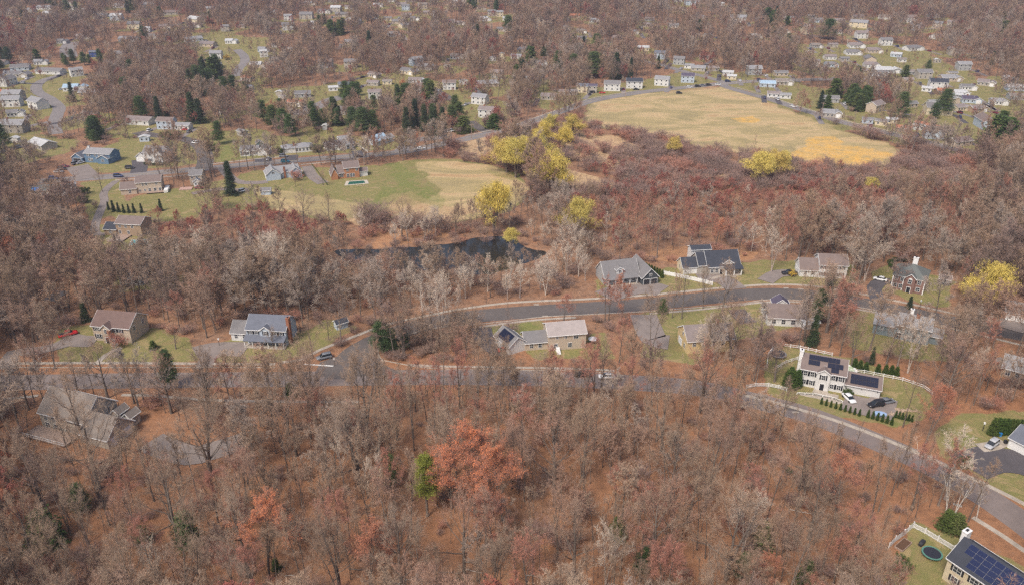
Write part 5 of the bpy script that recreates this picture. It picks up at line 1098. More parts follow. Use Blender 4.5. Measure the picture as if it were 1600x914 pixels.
def lamp_post(px, py, label):
    c = G(px, py); r = empty('lamp_post', c); tag(r, label, 'lamp post'); mb = MB(); mb.tube([(0, 0, -.2), (0, 0, 2.1)], .07, M_DARK, 8); mb.build('post', r)
    mb = MB(); mb.box(-.16, .16, -.16, .16, 2.1, 2.5, M_WHITE); mb.prism([(-.24, 2.502), (.24, 2.502), (0, 2.75)], 'y', -.2, .2, M_WHITE); mb.build('lantern', r)
def trampoline(px, py, R0, label, edge, net=0):
    c = G(px, py); r = empty('trampoline', c); tag(r, label, 'trampoline'); n = 28; h = .85
    ring = lambda q, z: [(math.cos(6.2832 * k / n) * q, math.sin(6.2832 * k / n) * q, z) for k in range(n)]
    mb = MB(); mb.poly(ring(R0 * .84, h), mat('trampoline_mat', (.03, .032, .045), .6, .3)); mb.build('jumping_mat', r)
    mb = MB(); a = ring(R0 * .84, h + .03); b = ring(R0, h + .03); c2 = ring(R0, h - .1)
    for k in range(n): j = (k + 1) % n; mb.poly([a[k], a[j], b[j], b[k]], edge); mb.poly([b[k], b[j], c2[j], c2[k]], edge)
    mb.build('rim', r)
    for k in range(6):
        t = 6.2832 * k / 6; mb = MB(); mb.tube([(math.cos(t) * R0 * .95, math.sin(t) * R0 * .95, -.05), (math.cos(t) * R0 * .95, math.sin(t) * R0 * .95, h - .1)], .04, M_METAL, 6); mb.build('leg', r)
def pool(px, label, m, deckm=None, cover=False, rim=.35):
    P4 = [G(*p).xy for p in px]; c = sum(P4, Vector((0, 0))) / len(P4); r = empty('swimming_pool', (c.x, c.y, 0)); tag(r, label, 'swimming pool')
    q = [(p - c) for p in P4]; mb = MB(); mb.prism([tuple(v) for v in q], 'z', -.1, .10, m); mb.build('pool_cover' if cover else 'water', r)
    mb = MB(); n = len(q)
    for i in range(n):
        a, b = q[i], q[(i + 1) % n]; oa, ob = a * 1 + a.normalized() * rim, b + b.normalized() * rim
        mb.solid([(a.x, a.y, 0), (b.x, b.y, 0), (ob.x, ob.y, 0), (oa.x, oa.y, 0), (a.x, a.y, .16), (b.x, b.y, .16), (ob.x, ob.y, .16), (oa.x, oa.y, .16)], [(4, 5, 6, 7), (0, 1, 5, 4), (1, 2, 6, 5), (2, 3, 7, 6), (3, 0, 4, 7)], deckm or M_WHITE)
    mb.build('coping', r)
def bin_(px, py, m, label):
    c = G(px, py); r = empty('wheeled_bin', c); tag(r, label, 'bin'); mb = MB(); mb.prism([(-.24, 0), (.24, 0), (.33, 1.0), (-.33, 1.0)], 'y', -.3, .3, m); mb.build('bin_body', r); mb = MB(); mb.prism([(-.37, 1.003), (.37, 1.003), (.3, 1.1), (-.3, 1.1)], 'y', -.34, .36, m); mb.build('lid', r)
    for s in (-1, 1):
        mb = MB(); mb.tube([(s * .25, .3, .1), (s * .31, .3, .1)], .1, M_TYRE, 8); mb.build('wheel', r)
def props():
    fence([(1037,429),(1062,434),(1085,439),(1113,446)], 'white vinyl fence between grey gabled house and dark-roofed house', 1.5, 'board')
    fence([(1112,446),(1108,443)], 'short white fence return at the end by curving street', 1.2, 'board') if False else None
    fence([(1198,572),(1200,556),(1207,546),(1220,541),(1250,545),(1300,556)], 'pale rail fence round the yard left of white solar-roofed house', 1.0, 'wire')
    fence([(1214,576),(1228,568),(1246,562)], 'short curved rail fence left of the white chimney', 1.0, 'wire'); fence([(1322,580),(1350,583),(1380,589),(1410,595),(1442,606),(1456,616)], 'long pale rail fence curving right behind solar-roofed house garage', 1.0, 'wire')
    fence([(1166,607),(1180,604),(1200,604),(1216,607),(1229,611)], 'white crossed-rail fence left of the round evergreen clump', 1.1, 'rail'); fence([(1245,616),(1270,617),(1300,623),(1316,629)], 'low white edging fence before the solar-roofed house door', .35, 'rail')
    fence([(1388,857),(1398,846),(1412,836),(1426,824)], 'white vinyl fence, left run, in bottom right yard', 1.5, 'board'); fence([(1427,824),(1445,833),(1465,845),(1490,860)], 'white vinyl fence, right run to chimney of bottom right house', 1.3, 'picket')
    fence([(640,222),(652,231)], 'white slatted fence beside driveway of L-shaped ranch', 1.0, 'board') if False else None
    fence([(563,231),(575,238.5)], 'white board fence along the dark drive right of L-shaped ranch', 1.0, 'board')
    fence([(487,258),(495,267),(504,280),(512,290)], 'dark trimmed edging along the drive of the brick house', .7, 'board', M_HEDGE)
    for i, (px, py, h) in enumerate(((322,281,9),(465,254,10),(516,254,11),(598,247,10),(699,231,11),(737,220,10),(873,184,12),(940,157,11),(977,153,10),(1186,139,10),(1243,170,11),(1283,184,10),(1333,199,10),(1420,221,10))):
        pole(px, py, h, f'tall wooden utility pole by the avenue, {ordw(i + 1)} from the left', arm=i % 3 == 0, ang=(8 if px < 1130 else -30))
    lamp_post(343, 540, 'white-topped lamp post by the pale blue colonial drive'); lamp_post(475, 566, 'small lamp post at the stop line, left one'); lamp_post(523, 571, 'small lamp post at the stop line, right one')
    lamp_post(1535, 673, 'white lamp post on the right-hand lawn left of the tall hedge'); lamp_post(748, 502, 'lamp post at the inner bend of the curving street'); lamp_post(1437, 480, 'lamp post beside the lane below the brick house'); lamp_post(338, 243, 'white lamp post on the greenest lawn')
    trampoline(1215.5, 556, 2.4, 'round black trampoline behind the white chimney of solar-roofed house', M_METAL)
    trampoline(1455, 868, 2.0, 'round trampoline with dark mat and green rim beside white fence', mat('green_pad', (.10, .24, .19), .7, .3))
    pool([(1320,571),(1332,573),(1336,580),(1330,585),(1322,584)], 'small round-ended pool with pale cover behind white solar-roofed house', mat('pale_green_cover', (.42, .50, .32), .7, .3), cover=True, rim=.8)
    pool([(206,376),(228,375),(232,382),(203,384)], 'turquoise pool beside the wooden deck of the tan house', mat('pool_water', (.08, .38, .42), .08, .5)); pool([(546,284.5),(569,283),(571,287),(543,289.5)], 'rectangular pool under dark green cover by orange brick house', mat('green_cover', (.02, .10, .07), .6, .3), mat('pale_paving', (.50, .44, .36), .9, .2), True, 1.8)
    bin_(1562, 681, mat('blue_bin', (.02, .22, .60), .5, .4), 'bright blue wheeled bin behind the silver-grey car'); bin_(1570, 693, M_DARK, 'black wheeled bin beside the right-edge garage')
    # covered boat, stacked stones, sheds and playthings
    c = G(1375, 649); r = empty('tarped_trailer', c, R_(-10)); tag(r, 'blue and white tarpaulin over a small trailer near the black car', 'trailer'); mb = MB(); loft(mb, [(-1.6, .3, .25, .7), (-1.2, .75, .2, .95), (.4, .8, .2, 1.0), (1.5, .5, .25, .8)], mat('pale_blue_tarp', (.30, .42, .62), .6, .3)); mb.build('tarpaulin', r)
    mb = MB(); mb.tube([(0, -.8, .25), (0, -.66, .25)], .25, M_TYRE, 10); mb.tube([(0, .66, .25), (0, .8, .25)], .25, M_TYRE, 10); mb.build('wheel', r)
    def stone_pile(px, py, n, label, sc=1.0):
        g = random.Random(int(px)); mb = MB(); m = mat('tan_rubble', (.42, .31, .22), .9, .2, var=.2, vscale=2); c = G(px, py)
        for _ in range(n):
            x, y, s = g.gauss(0, 1.3) * sc, g.gauss(0, .5) * sc, g.uniform(.2, .5) * sc; T = Matrix.Translation((x, y, s * .3)) @ Matrix.Rotation(g.random() * 6, 4, 'Z') @ Matrix.Rotation(g.random() * .6, 4, 'X')
            mb.box(-s * .6, s * .6, -s * .4, s * .4, -s * .35, s * .4, m, T)
        o = mb.build('rubble_pile', None, loc=(c.x, c.y, 0)); tag(o, label, 'rubble pile')
    stone_pile(1391, 647, 26, 'pile of tan stones beside the tarpaulin-covered trailer'); stone_pile(1412, 641, 30, 'low heap of grey-brown boards and stones right of tarped trailer', 1.3); stone_pile(565, 291, 12, 'grey stone heap below the covered pool of the brick house')
    c = G(926, 537); r = empty('satellite_dish', c); tag(r, 'white round garden umbrella lying beside the beige centre house', 'umbrella'); r.name = 'garden_umbrella'
    mb = MB(); n = 10
    for k in range(n):
        a, b = 6.2832 * k / n, 6.2832 * (k + 1) / n; mb.poly([(0, 0, 2.3), (math.cos(a) * 1.5, math.sin(a) * 1.5, 1.85), (math.cos(b) * 1.5, math.sin(b) * 1.5, 1.85)], mat('pale_canvas', (.55, .56, .58), .8, .2))
    mb.build('canopy', r); mb = MB(); mb.tube([(0, 0, 0), (0, 0, 2.28)], .04, M_METAL, 6); mb.build('pole', r)
    r, w = house((527, 516), (544, 511), 'small white shed with dark roof at the edge of the woods', 'garden_shed', cat='shed'); block(r, 0, 0, w, 2.6, 2.2, .8, 'paleblue', 'dark'); keep_clear(r, w, 3, front=10, p=.05)
    mb = MB(); mb.box(.3, 1.3, -.04, -.003, .0, 1.8, M_WHITE); mb.build('door', r)
    r, w = house((222, 144), (239, 144), 'low red building with a row of blue solar panels on its roof', 'barn', cat='barn'); block(r, 0, 0, w, 6, 2.4, 1.6, 'white', 'terracotta'); panels(r, 0, 0, w, 6, 2.4, 1.6, [(.5 + i * 1.35, .4) for i in range(int(w / 1.4))], size=(1.3, 2.4), m=mat('pale_solar', (.16, .18, .32), .3, .5))
    r, w = house((1428, 197), (1466, 206), 'long low orange-roofed shed behind the roadside houses at right', 'barn', cat='barn'); block(r, 0, 0, w, 4, 2.2, .9, 'brown', 'terracotta')
    # wheeled grill and garden bench in the bottom right yard, fallen birch logs
    c = G(1440, 850); r = empty('garden_bench', c, R_(40)); tag(r, 'grey covered bench beside the green-rimmed trampoline', 'bench'); mb = MB(); loft(mb, [(-1.0, .35, .1, .7), (-.6, .42, .05, .95), (.6, .42, .05, .95), (1.0, .35, .1, .7)], M_DARK); mb.build('cover', r)
    for k in range(2):
        mb = MB(); mb.box(-.7 + k * 1.3, -.62 + k * 1.3, -.4, .4, -.02, .048, M_METAL); mb.build('leg', r)
    c = G(1411, 852); r = empty('garden_bed', c, R_(38)); tag(r, 'raised wooden garden bed inside the white fence corner', 'garden bed'); mb = MB()
    for (a, b, e, f) in ((-2, 2, -.9, -.8), (-2, 2, .8, .9), (-2, -1.9, -.797, .797), (1.9, 2, -.797, .797)): mb.box(a, b, e, f, -.05, .4, M_WOOD)
    mb.build('frame', r); mb = MB(); mb.box(-1.895, 1.895, -.795, .795, -.05, .28, mat('bed_soil', (.12, .07, .045), .95, .1, var=.2, vscale=3)); mb.build('soil', r)
    g = random.Random(9)
    for i, (px, py) in enumerate(((560,890),(455,900),(640,905),(700,895),(740,893),(915,795),(1010,905),(300,890),(190,860),(1100,850),(830,900),(1250,800),(520,850),(60,880),(575,868))):
        c = G(px, py); Ln = g.uniform(2.5, 6); mb = MB(); a = g.uniform(-.5, .5); mb.tube([(-Ln / 2, 0, .12), (0, g.uniform(-.2, .2), .18), (Ln / 2, g.uniform(-.3, .3), .14)], [.13, .11, .05], M_PALEBARK if i % 3 else M_BARK, 7)
        mb.tube([(Ln * .1, 0, .16), (Ln * .3, .5, .5)], [.05, .02], M_PALEBARK if i % 3 else M_BARK, 5)
        o = mb.build('fallen_log', None, loc=(c.x, c.y, 0), rz=a); tag(o, f'{"pale" if i % 3 else "dark"} fallen log on the leaf litter of the foreground woods, log {ordw(i + 1)}', 'fallen log', 'fallen logs in the foreground woods')
    for (px, py, l, w_, a) in ((700, 589, 5, 1.2, 0), (880, 487, 4, 1.4, .05), (1010, 477, 6, 1.0, .08), (1130, 463, 3.5, 1.6, .1), (1350, 474, 5, 1.1, -.3), (330, 596, 6, 1.3, 0), (180, 597, 3, 2, 0), (1480, 745, 4, 1.2, -.55), (1240, 640, 4, 1.0, -.35)):
        c = G(px, py); mb = MB(); mb.prism([(-l / 2, -w_ / 2), (l / 2, -w_ / 2 + .1), (l / 2 - .1, w_ / 2), (-l / 2 + .05, w_ / 2 - .05)], 'z', .0, .062, M_ASPH); tag(mb.build('road_patch', None, loc=(c.x, c.y, 0), rz=a), kind='structure')
    # drain covers and kerb inlets as flat concrete plates
    for (px, py) in ((838, 476), (852, 494), (1228, 450.5), (1251, 452), (1504, 747), (1496, 789), (1243, 644)):
        c = G(px, py); mb = MB(); mb.box(-.9, .9, -.35, .35, .0, .115, M_CONC); tag(mb.build('drain_slab', None, loc=(c.x, c.y, 0), rz=(-.5 if px > 1400 else 0)), kind='structure')
# ------------------------------------------------------------------ trees one can point at
WOODS_TREES = []; EVERG = []
def named_trees():
    def T(kind, px, py, h, label, name=None, cat='tree', group=None, **k):
        c = G(px, py); nm = name or {'spruce': 'spruce_tree', 'pine': 'pine_tree', 'willow': 'willow_tree', 'pale': 'pale_tree', 'bare': 'bare_tree', 'spread': 'bare_tree', 'red': 'red_maple_tree', 'scarlet': 'red_maple_tree', 'orange': 'red_maple_tree',
              'arbor': 'arborvitae', 'cedar': 'cedar_tree', 'birch': 'birch_tree', 'yellowpine': 'pine_tree', 'shrub': 'bare_shrub', 'greenshrub': 'green_shrub', 'forsythia': 'forsythia_shrub', 'redshrub': 'red_shrub'}[kind]
        if kind == 'willow': h *= 1.12; k['wide'] = k.get('wide', 1) * 1.2
        h *= 1.12 if kind not in ('spread', 'bare', 'pale') else 1.2
        WOODS_TREES.append((c.x, c.y, 2.0)); return plant(kind, nm, c.x, c.y, h, label, cat, group, **k)
    # --- willows
    g = 'yellow willows'
    for (px, py, h, lab, wd) in ((900,375,14.5,'bright yellow willow standing alone among reddish woods left of centre',1.0),(772,362,18,'yellow willow at the right end of green field by the pond',.95),(798,388,7,'small yellow willow at the pond edge',1),
        (865,308,17,'tall yellow-green willow on bare marsh, lowest of the cluster',1.1),(806,278,17,'broad yellow-green willow, left one of cluster above marsh',1.1),(832,272,16,'yellow-green willow just right of the broad left willow',1.1),(792,270,15,'yellow-green willow at the far left of the marsh cluster',1.2),(838,262,15,'yellow willow behind the broad pair of the marsh cluster',1.2),(852,292,15,'yellow-green willow between the pair and lowest of cluster',1.1),(845,232,12,'yellow willow in the upper middle of the marsh cluster',1.1),
        (882,236,11,'yellow willow right of the cluster middle, below the field corner',1.1),(858,210,10,'yellow willow near the avenue, topmost of the cluster',1.1),(897,215,11,'yellow willow at the big straw field corner',1.2),(1052,245,9,'yellow willow on the lower edge of the straw field',1.0),
        (1185,290,14,'wide yellow willow right of the marsh woods, left half',1.2),(1212,280,12,'wide yellow willow right of the marsh woods, right half',1.2),(1222,268,9,'small yellow willow under the gold patch of field',1),(1362,302,6,'small yellow willow amid red maples at right',1.3),
        (1537,490,14,'pale yellow-budded willow above the lane at right edge',1.2)):
        T('willow', px, py, h, lab, group=g, wide=wd)
    # --- evergreens
    E = [('spruce',362,306,15,'tall dark lone spruce between the avenue and woods',.85),('pine',598,550,9.5,'dense green pine at the tip of the road island',1.35),('pine',614,549,7,'green pine just right of the island-tip pine',1.1),('pine',633,547,6.5,'small green pine third along the road island',.8),
     ('pine',268,606,11,'green pine beside the lower street at left',.85),('pine',343,226,12,'green white-pine above the avenue side road',.9),('pine',8,234,13,'dark pine at the left picture edge',1),('spruce',300,150,17,'dark spruce, left of the trio at upper left',.8),('spruce',312,151,18,'dark spruce, middle of the trio at upper left',.8),('spruce',324,150,17,'dark spruce, right of the trio at upper left',.8),
     ('pine',352,152,13,'dark pine right of the upper left spruce trio',1.1),('pine',366,150,13,'second dark pine right of the spruce trio',1.1),('pine',385,152,10,'smaller pine at the right of upper left evergreens',1),('pine',222,186,13,'blue-green pine above the white capes at left',1.1),('spruce',250,190,14,'spruce above white capes, left one',.9),('spruce',262,186,10,'shorter spruce above white capes',.9),('spruce',303,192,17,'broad spruce right of the white capes',1.0),
     ('pine',412,190,12,'pine, first of the green mass above the teal shed',1.1),('pine',428,202,13,'pine, second of green mass above the teal shed',1.1),('pine',444,208,13,'pine, third of green mass above the teal shed',1.1),('pine',455,214,12,'pine, rightmost of green mass above the teal shed',1.0),('pine',440,184,11,'pine at the rear of the green mass',1.1),
     ('pine',552,205,13,'pine left of the pale blue cape house',1.0),('pine',568,212,15,'big pine behind the pale blue cape house',1.2),('pine',584,210,13,'pine right behind the pale blue cape house',1.0),('spruce',636,208,14,'spruce, leftmost of the row above the avenue bend',1.0),('spruce',650,200,16,'tall spruce, second of the row above avenue bend',1.0),('spruce',664,206,15,'spruce, third of the row above avenue bend',.9),('spruce',678,212,15,'broad spruce, fourth of the row above avenue bend',1.1),
     ('spruce',692,205,13,'spruce, fifth of the row above avenue bend',1),('pine',706,196,11,'pine at the right end of row above avenue bend',1.1),('cedar',724,207,9,'round green tree at the avenue corner by dark driveway',1.8),('cedar',772,201,8,'dark round shrub right of white colonial by the avenue',1.8),
     ('spruce',578,83,17,'tall dark spruce in the upper woods',.9),('pine',560,150,9,'small pine by the cul-de-sac',1),('pine',552,160,9,'pine below the cul-de-sac, dark green',1.2),('pine',927,122,18,'largest dark green pine of upper centre clump',1.4),('pine',896,113,13,'dark pine left of the largest in upper centre clump',1.3),('pine',872,108,13,'dark pine further left in upper centre clump',1.2),('spruce',962,124,18,'olive spruce right of the largest pine',1.1),
     ('spruce',985,122,14,'narrow spruce at the right end of upper centre clump',.7),('pine',815,112,10,'dark pine beside the tank, upper centre',1.3),('pine',850,92,9,'small dark pine behind the upper centre clump',1.2),('pine',1293,62,17,'big dark pine in the distant village',1.5),('pine',1231,72,10,'dark pine left of the big distant pine',1.2),('cedar',1303,153,12,'dark conical tree above the right-hand road houses',1.5),
     ('spruce',1281,170,11,'dark spruce beside the grey-roofed house at right',1.0),('cedar',1292,170,8,'shorter dark conical tree next to roadside spruce',1.2),('pine',1406,185,15,'round dark pine above right-hand roadside houses',1.1),('pine',1473,180,15,'tall black-green pine by the pinkish village houses',1.2),('pine',1459,186,9,'small pine left of the tall black-green one',1.2),('pine',1340,119,7,'small dark pine on the far right village green',1.6),
     ('cedar',1551,227,15,'big dark cone tree at right above the road, left one',1.5),('cedar',1568,226,14,'big dark cone tree at right above the road, right one',1.6),('cedar',1562,205,11,'dark cone tree behind the right-hand pair',1.4),('pine',1550,324,10,'green pine alone in red woods at right edge',1.3),
     ('spruce',1268,540,9.5,'dark spruce left of the white shed south of lane',.95),('pine',1276,505,11,'yellow-green pine at the lane beside brown-roofed house',.8),('spruce',1361,568,5,'small dark spruce behind the rail fence',.9),('pine',1291,470,9,'olive leaning pine by the white colonial near lane',.8),('cedar',1035,488,4.5,'green shrub-like cedar beside the curving street bend',1.3),
     ('yellowpine',668,806,15,'bright yellow-green pine crown next to the scarlet maple',1.1),('cedar',1477,826,4.5,'green cedar under the white birches by the road',1.4),('cedar',1492,830,4.2,'brown-green cedar right of the one under birches',1.7),('cedar',1256,916,6,'bright green cedar at bottom edge right of centre',1.0),('pine',1005,893,5.5,'small olive pine in the foreground woods, centre right',1.2),
     ('pine',300,866,10,'olive-green pine in the lower left foreground woods',1.0),('cedar',75,850,8,'olive cedar at the lower left edge woods',1.5),('cedar',432,890,2.6,'tiny round olive cedar at bottom left of centre',1.2),('pine',610,760,8,'olive small pine left of the yellow-green pine',1.0),('cedar',965,840,5,'olive cedar among thin trunks, bottom centre',1.3),('cedar',1190,855,6,'dull green cedar in lower right woods',1.2),('pine',1160,905,6,'dull green pine at bottom edge, right of centre',1.1),
     ('cedar',225,848,4,'low olive cedar in the left foreground',1.5),('pine',130,800,7,'dull green pine near the lower left corner woods',1.1),('cedar',455,620,4,'small dark cedar south of the lower street',1.4),('pine',1520,430,8,'dark pine in the woods above the yellow-budded willow',1),('spruce',135,502,6,'dark little spruce behind the red-brown roofed house',1.3),('cedar',240,545,2.6,'low dark cedar right of red-brown roofed house',1.6),
     ('spruce',1420,482,4,'low dark spruce on the verge below the brick house',1.3),('pine',1555,455,9,'olive pine in front of the yellow-budded willow',.8)]
    for (k, px, py, h, lab, wd) in E:
        if py < 330: EVERG.append(tuple(G(px, py).xy)); wd *= 1.15
        T(k, px, py, h, lab, wide=wd)
    for i, (px, py, h) in enumerate(((178,331,4.8),(186,332,4),(194,333,3.6),(202,333,3.6),(210,333,4),(222,333,4),(252,330,5.0),(170,328,3.4))): T('spruce', px, py, h, f'small dark spruce in the row below the tan house, {ordw(i + 1)} planted', group='small spruces below the tan house')
    for i, (px, py, h) in enumerate(((1229,603,4.6),(1237,606,5),(1244,604,4.8),(1248,599,4.4),(1234,598,4.6))): T('arbor', px, py, h, f'arborvitae in the rounded clump left of solar-roofed house, {ordw(i + 1)} of clump', group='arborvitae clump', wide=1.5)
    for i in range(15):
        px = 1283 + i * 7.4 + (6 if i > 8 else 0); py = 631 + i * 2.3; T('arbor', px, py, 1.9 if i < 9 else 2.2, f'small arborvitae in the drive hedge row, {ordw(i + 1)} from the left', group='young arborvitae row along the drive')
    for i in range(6): T('arbor', 1399 + i * 5, 656 + i * 1.3 - 4, 1.9, f'small arborvitae right of tarped trailer, {ordw(i + 1)} from the left', group='young arborvitae right of the trailer')
    for i in range(7): T('arbor', 1549 + i * 7, 679 - i * .6, 4.6 - i * .18, f'tall arborvitae in the hedge at right edge, {ordw(i + 1)} from the left', group='tall hedge by the right-edge garage', wide=1.25)
    for i in range(8): T('arbor', 1005 + i * 4.2, 421 + i * 1.9, 2.8, f'arborvitae in the row behind charcoal garage, {ordw(i + 1)} from the left', group='arborvitae row behind the charcoal garage', wide=1.2)
    for i, (px, py) in enumerate(((1335,573),(1343,576),(1352,579),(1383,583),(1392,584),(1400,586),(1371,582))): T('arbor', px, py, 2.6, f'bushy evergreen behind the rail fence, {ordw(i + 1)} planted', group='evergreens behind the rail fence', wide=1.6)
    for i in range(9): t = i / 8 * 3.1 + .9; T('greenshrub', 1404 + 13 * math.cos(t), 415 - 7 * math.sin(t), 1.3, f'clipped dark shrub in the curved hedge behind brick house, {ordw(i + 1)} along', group='curved hedge behind the brick house', wide=1.3, cat='shrub')
    for i, (px, py, h, k, lab) in enumerate(((1410,888,2.3,'greenshrub','low spreading blue-green shrub in bottom right yard'),(436,241,3.2,'greenshrub','large round evergreen shrub right of hip-roofed ranch'),(497,238,4,'greenshrub','broad round evergreen bush at the ranch right end'),(1232,738,1.2,'greenshrub','small rounded bush near the right-hand kerb'),(1508,728,2.2,'greenshrub','round olive bush by the right-hand drive'),
        (635,229,2.4,'forsythia','orange-yellow forsythia right of the L-shaped ranch'),(557,227,2.4,'forsythia','yellow forsythia above the dark driveway'),(355,94,4,'forsythia','big yellow forsythia bank in the upper left woods'),(1238,432,2.0,'forsythia','pale straw bush beside the black pickup'),(348,45,5,'forsythia','yellow bush at the distant left edge of woods'),
        (463,282,4.5,'redshrub','red-leaved bush before the brick chimney of two-gabled house'),(186,541,4,'redshrub','orange-red bush in front of red-brown roofed house'),(1325,617,1.6,'greenshrub','little shrub by the solar-roofed house garage'),(438,270,1.6,'greenshrub','round green bush between avenue and two-gabled house'),(308,290,1.5,'greenshrub','dark shrub beside the small front porch'),
        (330,236,3.6,'greenshrub','dark hedge shrub along the side road'),(272,218,4.5,'greenshrub','dark hedge behind the tall white house'),(262,218,4.5,'greenshrub','dark hedge, left end, behind tall white house'),(133,303,3,'greenshrub','round green bush left of curved driveway, upper one'),(133,317,3,'greenshrub','round green bush left of curved driveway, lower one'),(149,325,3.6,'shrub','brown bush beside the curved driveway'))):
        T(k, px, py, h, lab, cat='shrub', wide=1.25)
    for i, (px, py) in enumerate(((228,258),(234,259),(240,259),(246,259),(252,259),(257,259))): T('greenshrub', px, py, 1.6, f'green foundation shrub before the tall white house, {ordw(i + 1)} from the left', cat='shrub', group='foundation shrubs of the tall white house')
    for i, (px, py, hh_) in enumerate(((640,541,7),(652,534,8),(664,543,8),(676,530,9),(688,540,8),(700,528,9),(712,538,8),(722,526,9),(735,536,8),(744,524,8),(662,526,7),(694,549,7),(728,548,8),(646,550,6),(750,542,8),(640,530,7),(708,549,6),(738,514,7),(716,515,7))):
        T('spread', px, py, hh_, f'brown bushy bare tree on the island between the streets, {ordw(i + 1)} of them', group='bushy bare trees on the road island', wide=1.25)
    # --- bright individual maples and pale trees
    for (k, px, py, h, lab, wd) in (('scarlet',742,806,20.5,'scarlet budding maple, biggest red crown of the foreground',1.5),('scarlet',706,794,17,'scarlet maple left of the biggest red crown',1.3),('scarlet',785,812,18,'scarlet maple right of the biggest red crown',1.25),('scarlet',760,850,16,'scarlet maple just below the biggest red crown',1.1),('red',770,880,17,'pinkish-grey maple below the scarlet crown',1.1),('orange',1305,815,17,'orange-tinted maple crown in lower right woods',1.2),
        ('orange',1190,940,11,'orange-brown young maple at bottom edge right of centre',1.2),('scarlet',8,840,13,'orange-red maple at the left edge',1.2),('scarlet',15,775,12,'red maple above the one at the left edge',1),('pale',538,760,13,'cream-white bare tree crown in foreground left of centre',.9),('pale',590,790,13,'whitish bare tree leaning in foreground left of centre',.6),('pale',946,914,13,'whitish-pink spreading bare tree at bottom centre',1.0),('pale',255,925,11,'whitish bare tree at the bottom left edge',.9),
        ('red',500,690,14,'reddish maple crown in the woods under the street',1.1),('red',610,700,13,'red-tinted maple between street and yellow-green pine',1.1),('red',380,860,13,'pinkish young maple in left foreground',1.1),('red',470,520,8,'pink budding tree right of the pale blue colonial',1.0),('spread',428,545,7,'small bare tree standing on the colonial lawn',.8),('spread',489,560,13,'bare tree beside the dark grey car',.7),('spread',514,531,9,'slim bare tree left of small white shed',.7),
        ('spread',1128,487,16,'big bare tree south of curving street, branches over road',.9),('spread',1065,498,17,'tall bare tree by the street, left of three',.6),('spread',1050,497,15,'tall bare tree leaning beside the three by the street',.6),('spread',1098,483,14,'slender bare tree by the kerb near the picket fence',.6),('spread',1262,478,12,'forked bare tree on the verge by white colonial',.9),('pale',1205,425,15,'pale spreading sycamore left of white colonial',1),('pale',1350,440,16,'pale fan-shaped sycamore right of white colonial',1.1),('pale',1330,432,13,'second pale sycamore right of white colonial',.9),
        ('pale',1115,562,14,'pale pinkish tree before the yellow gabled house',1.1),('spread',1210,596,11,'round-crowned bare tree in the trampoline yard',1.4),('spread',1312,556,13,'pale-trunked bare tree behind the solar roof',.7),('spread',1385,568,16,'tall bare tree before long split-level house, left',.8),('spread',1402,572,16,'tall bare tree before long split-level house, middle',.8),('spread',1432,560,17,'tall straight bare tree before long split-level house, right',.6),
        ('spread',1330,572,16,'leaning bare tree on yellowish lawn edge',.7),('spread',1500,560,15,'large bare tree right of the split-level house',1.2),('pale',1530,600,10,'pale bushy tree at right edge of woods',1.3),('spread',160,300,11,'stout bare tree by the curved driveway mouth',.7),('spread',288,294,10,'orange-brown bare tree right of tan house',1.1),('spread',515,350,13,'bare tree at the straw lawn foot, right of big clump',.8),('spread',475,352,14,'wide bare tree at foot of the straw lawn',1.4),
        ('spread',572,352,10,'bare tree in front of green hill field, left',1.1),('spread',628,370,15,'bare tree in front of green hill field, middle',1.0),('spread',640,362,11,'bare tree just behind the middle one below green hill',.9),('spread',712,368,11,'bare tree in front of green hill field, right',1.1),('spread',625,245,13,'bare tree beside the avenue right of pale blue cape',1.2),('spread',600,248,11,'bare tree below the avenue near pale blue cape',1.0),('spread',505,290,7,'low bare tree by the brick house drive',1.2),
        ('birch',1478,800,11,'white birch clump beside the road, left one',1.2),('birch',1490,808,12,'white birch clump beside the road, middle',1.1),('birch',1525,812,12,'white birch leaning over the road, right one',.9),('spread',130,690,19,'dark many-limbed tree over the taupe house front',1.0),('spread',330,740,20,'big spreading bare tree right of the taupe garage',1.3),('spread',45,640,16,'tall dark bare tree left of the taupe house',.9),('spread',210,630,13,'bare tree on the verge behind taupe house, left',1.0),('spread',225,628,12,'bare tree on the verge behind taupe house, right',.8),
        ('spread',122,612,12,'bare tree between lower street and taupe roof',.9),('spread',382,700,13,'bare tree right of the dark drive, lower left woods',.8),('spread',275,545,8,'low spreading bare tree right of red-brown roofed house',1.2),('scarlet',178,540,5,'small scarlet tree against the red-brown roof',1.0),('spread',462,292,6,'small bare tree on the two-gabled house lawn',.9),('spread',1453,655,11,'bare tree on the edge of right-hand lawn',.9),('pale',1100,560,9,'pinkish small blossoming tree by the yellow house',1.3)):
        T(k, px, py, h, lab, wide=wd)
EVZ = [('beside the curving lane at far left', [(0,95),(160,95),(160,235),(0,235)], 16, 11), ('around the cape houses at upper left', [(170,95),(340,95),(340,215),(170,215)], 20, 14), ('in upper left woods near the top', [(0,5),(330,5),(330,70),(0,70)], 16, 13), ('right of the greenest lawn houses', [(380,130),(620,130),(600,205),(390,210)], 16, 13),
       ('in the top centre-left town edge', [(400,0),(800,0),(800,60),(400,60)], 24, 12), ('above the avenue bend', [(620,150),(735,140),(735,205),(625,212)], 12, 14), ('in upper centre woods', [(700,50),(1050,50),(1050,125),(800,125)], 14, 13), ('in the right-hand village', [(1200,70),(1590,70),(1590,210),(1350,190),(1200,130)], 24, 11), ('in upper right distant woods', [(1050,0),(1590,0),(1590,60),(1050,60)], 14, 13)]
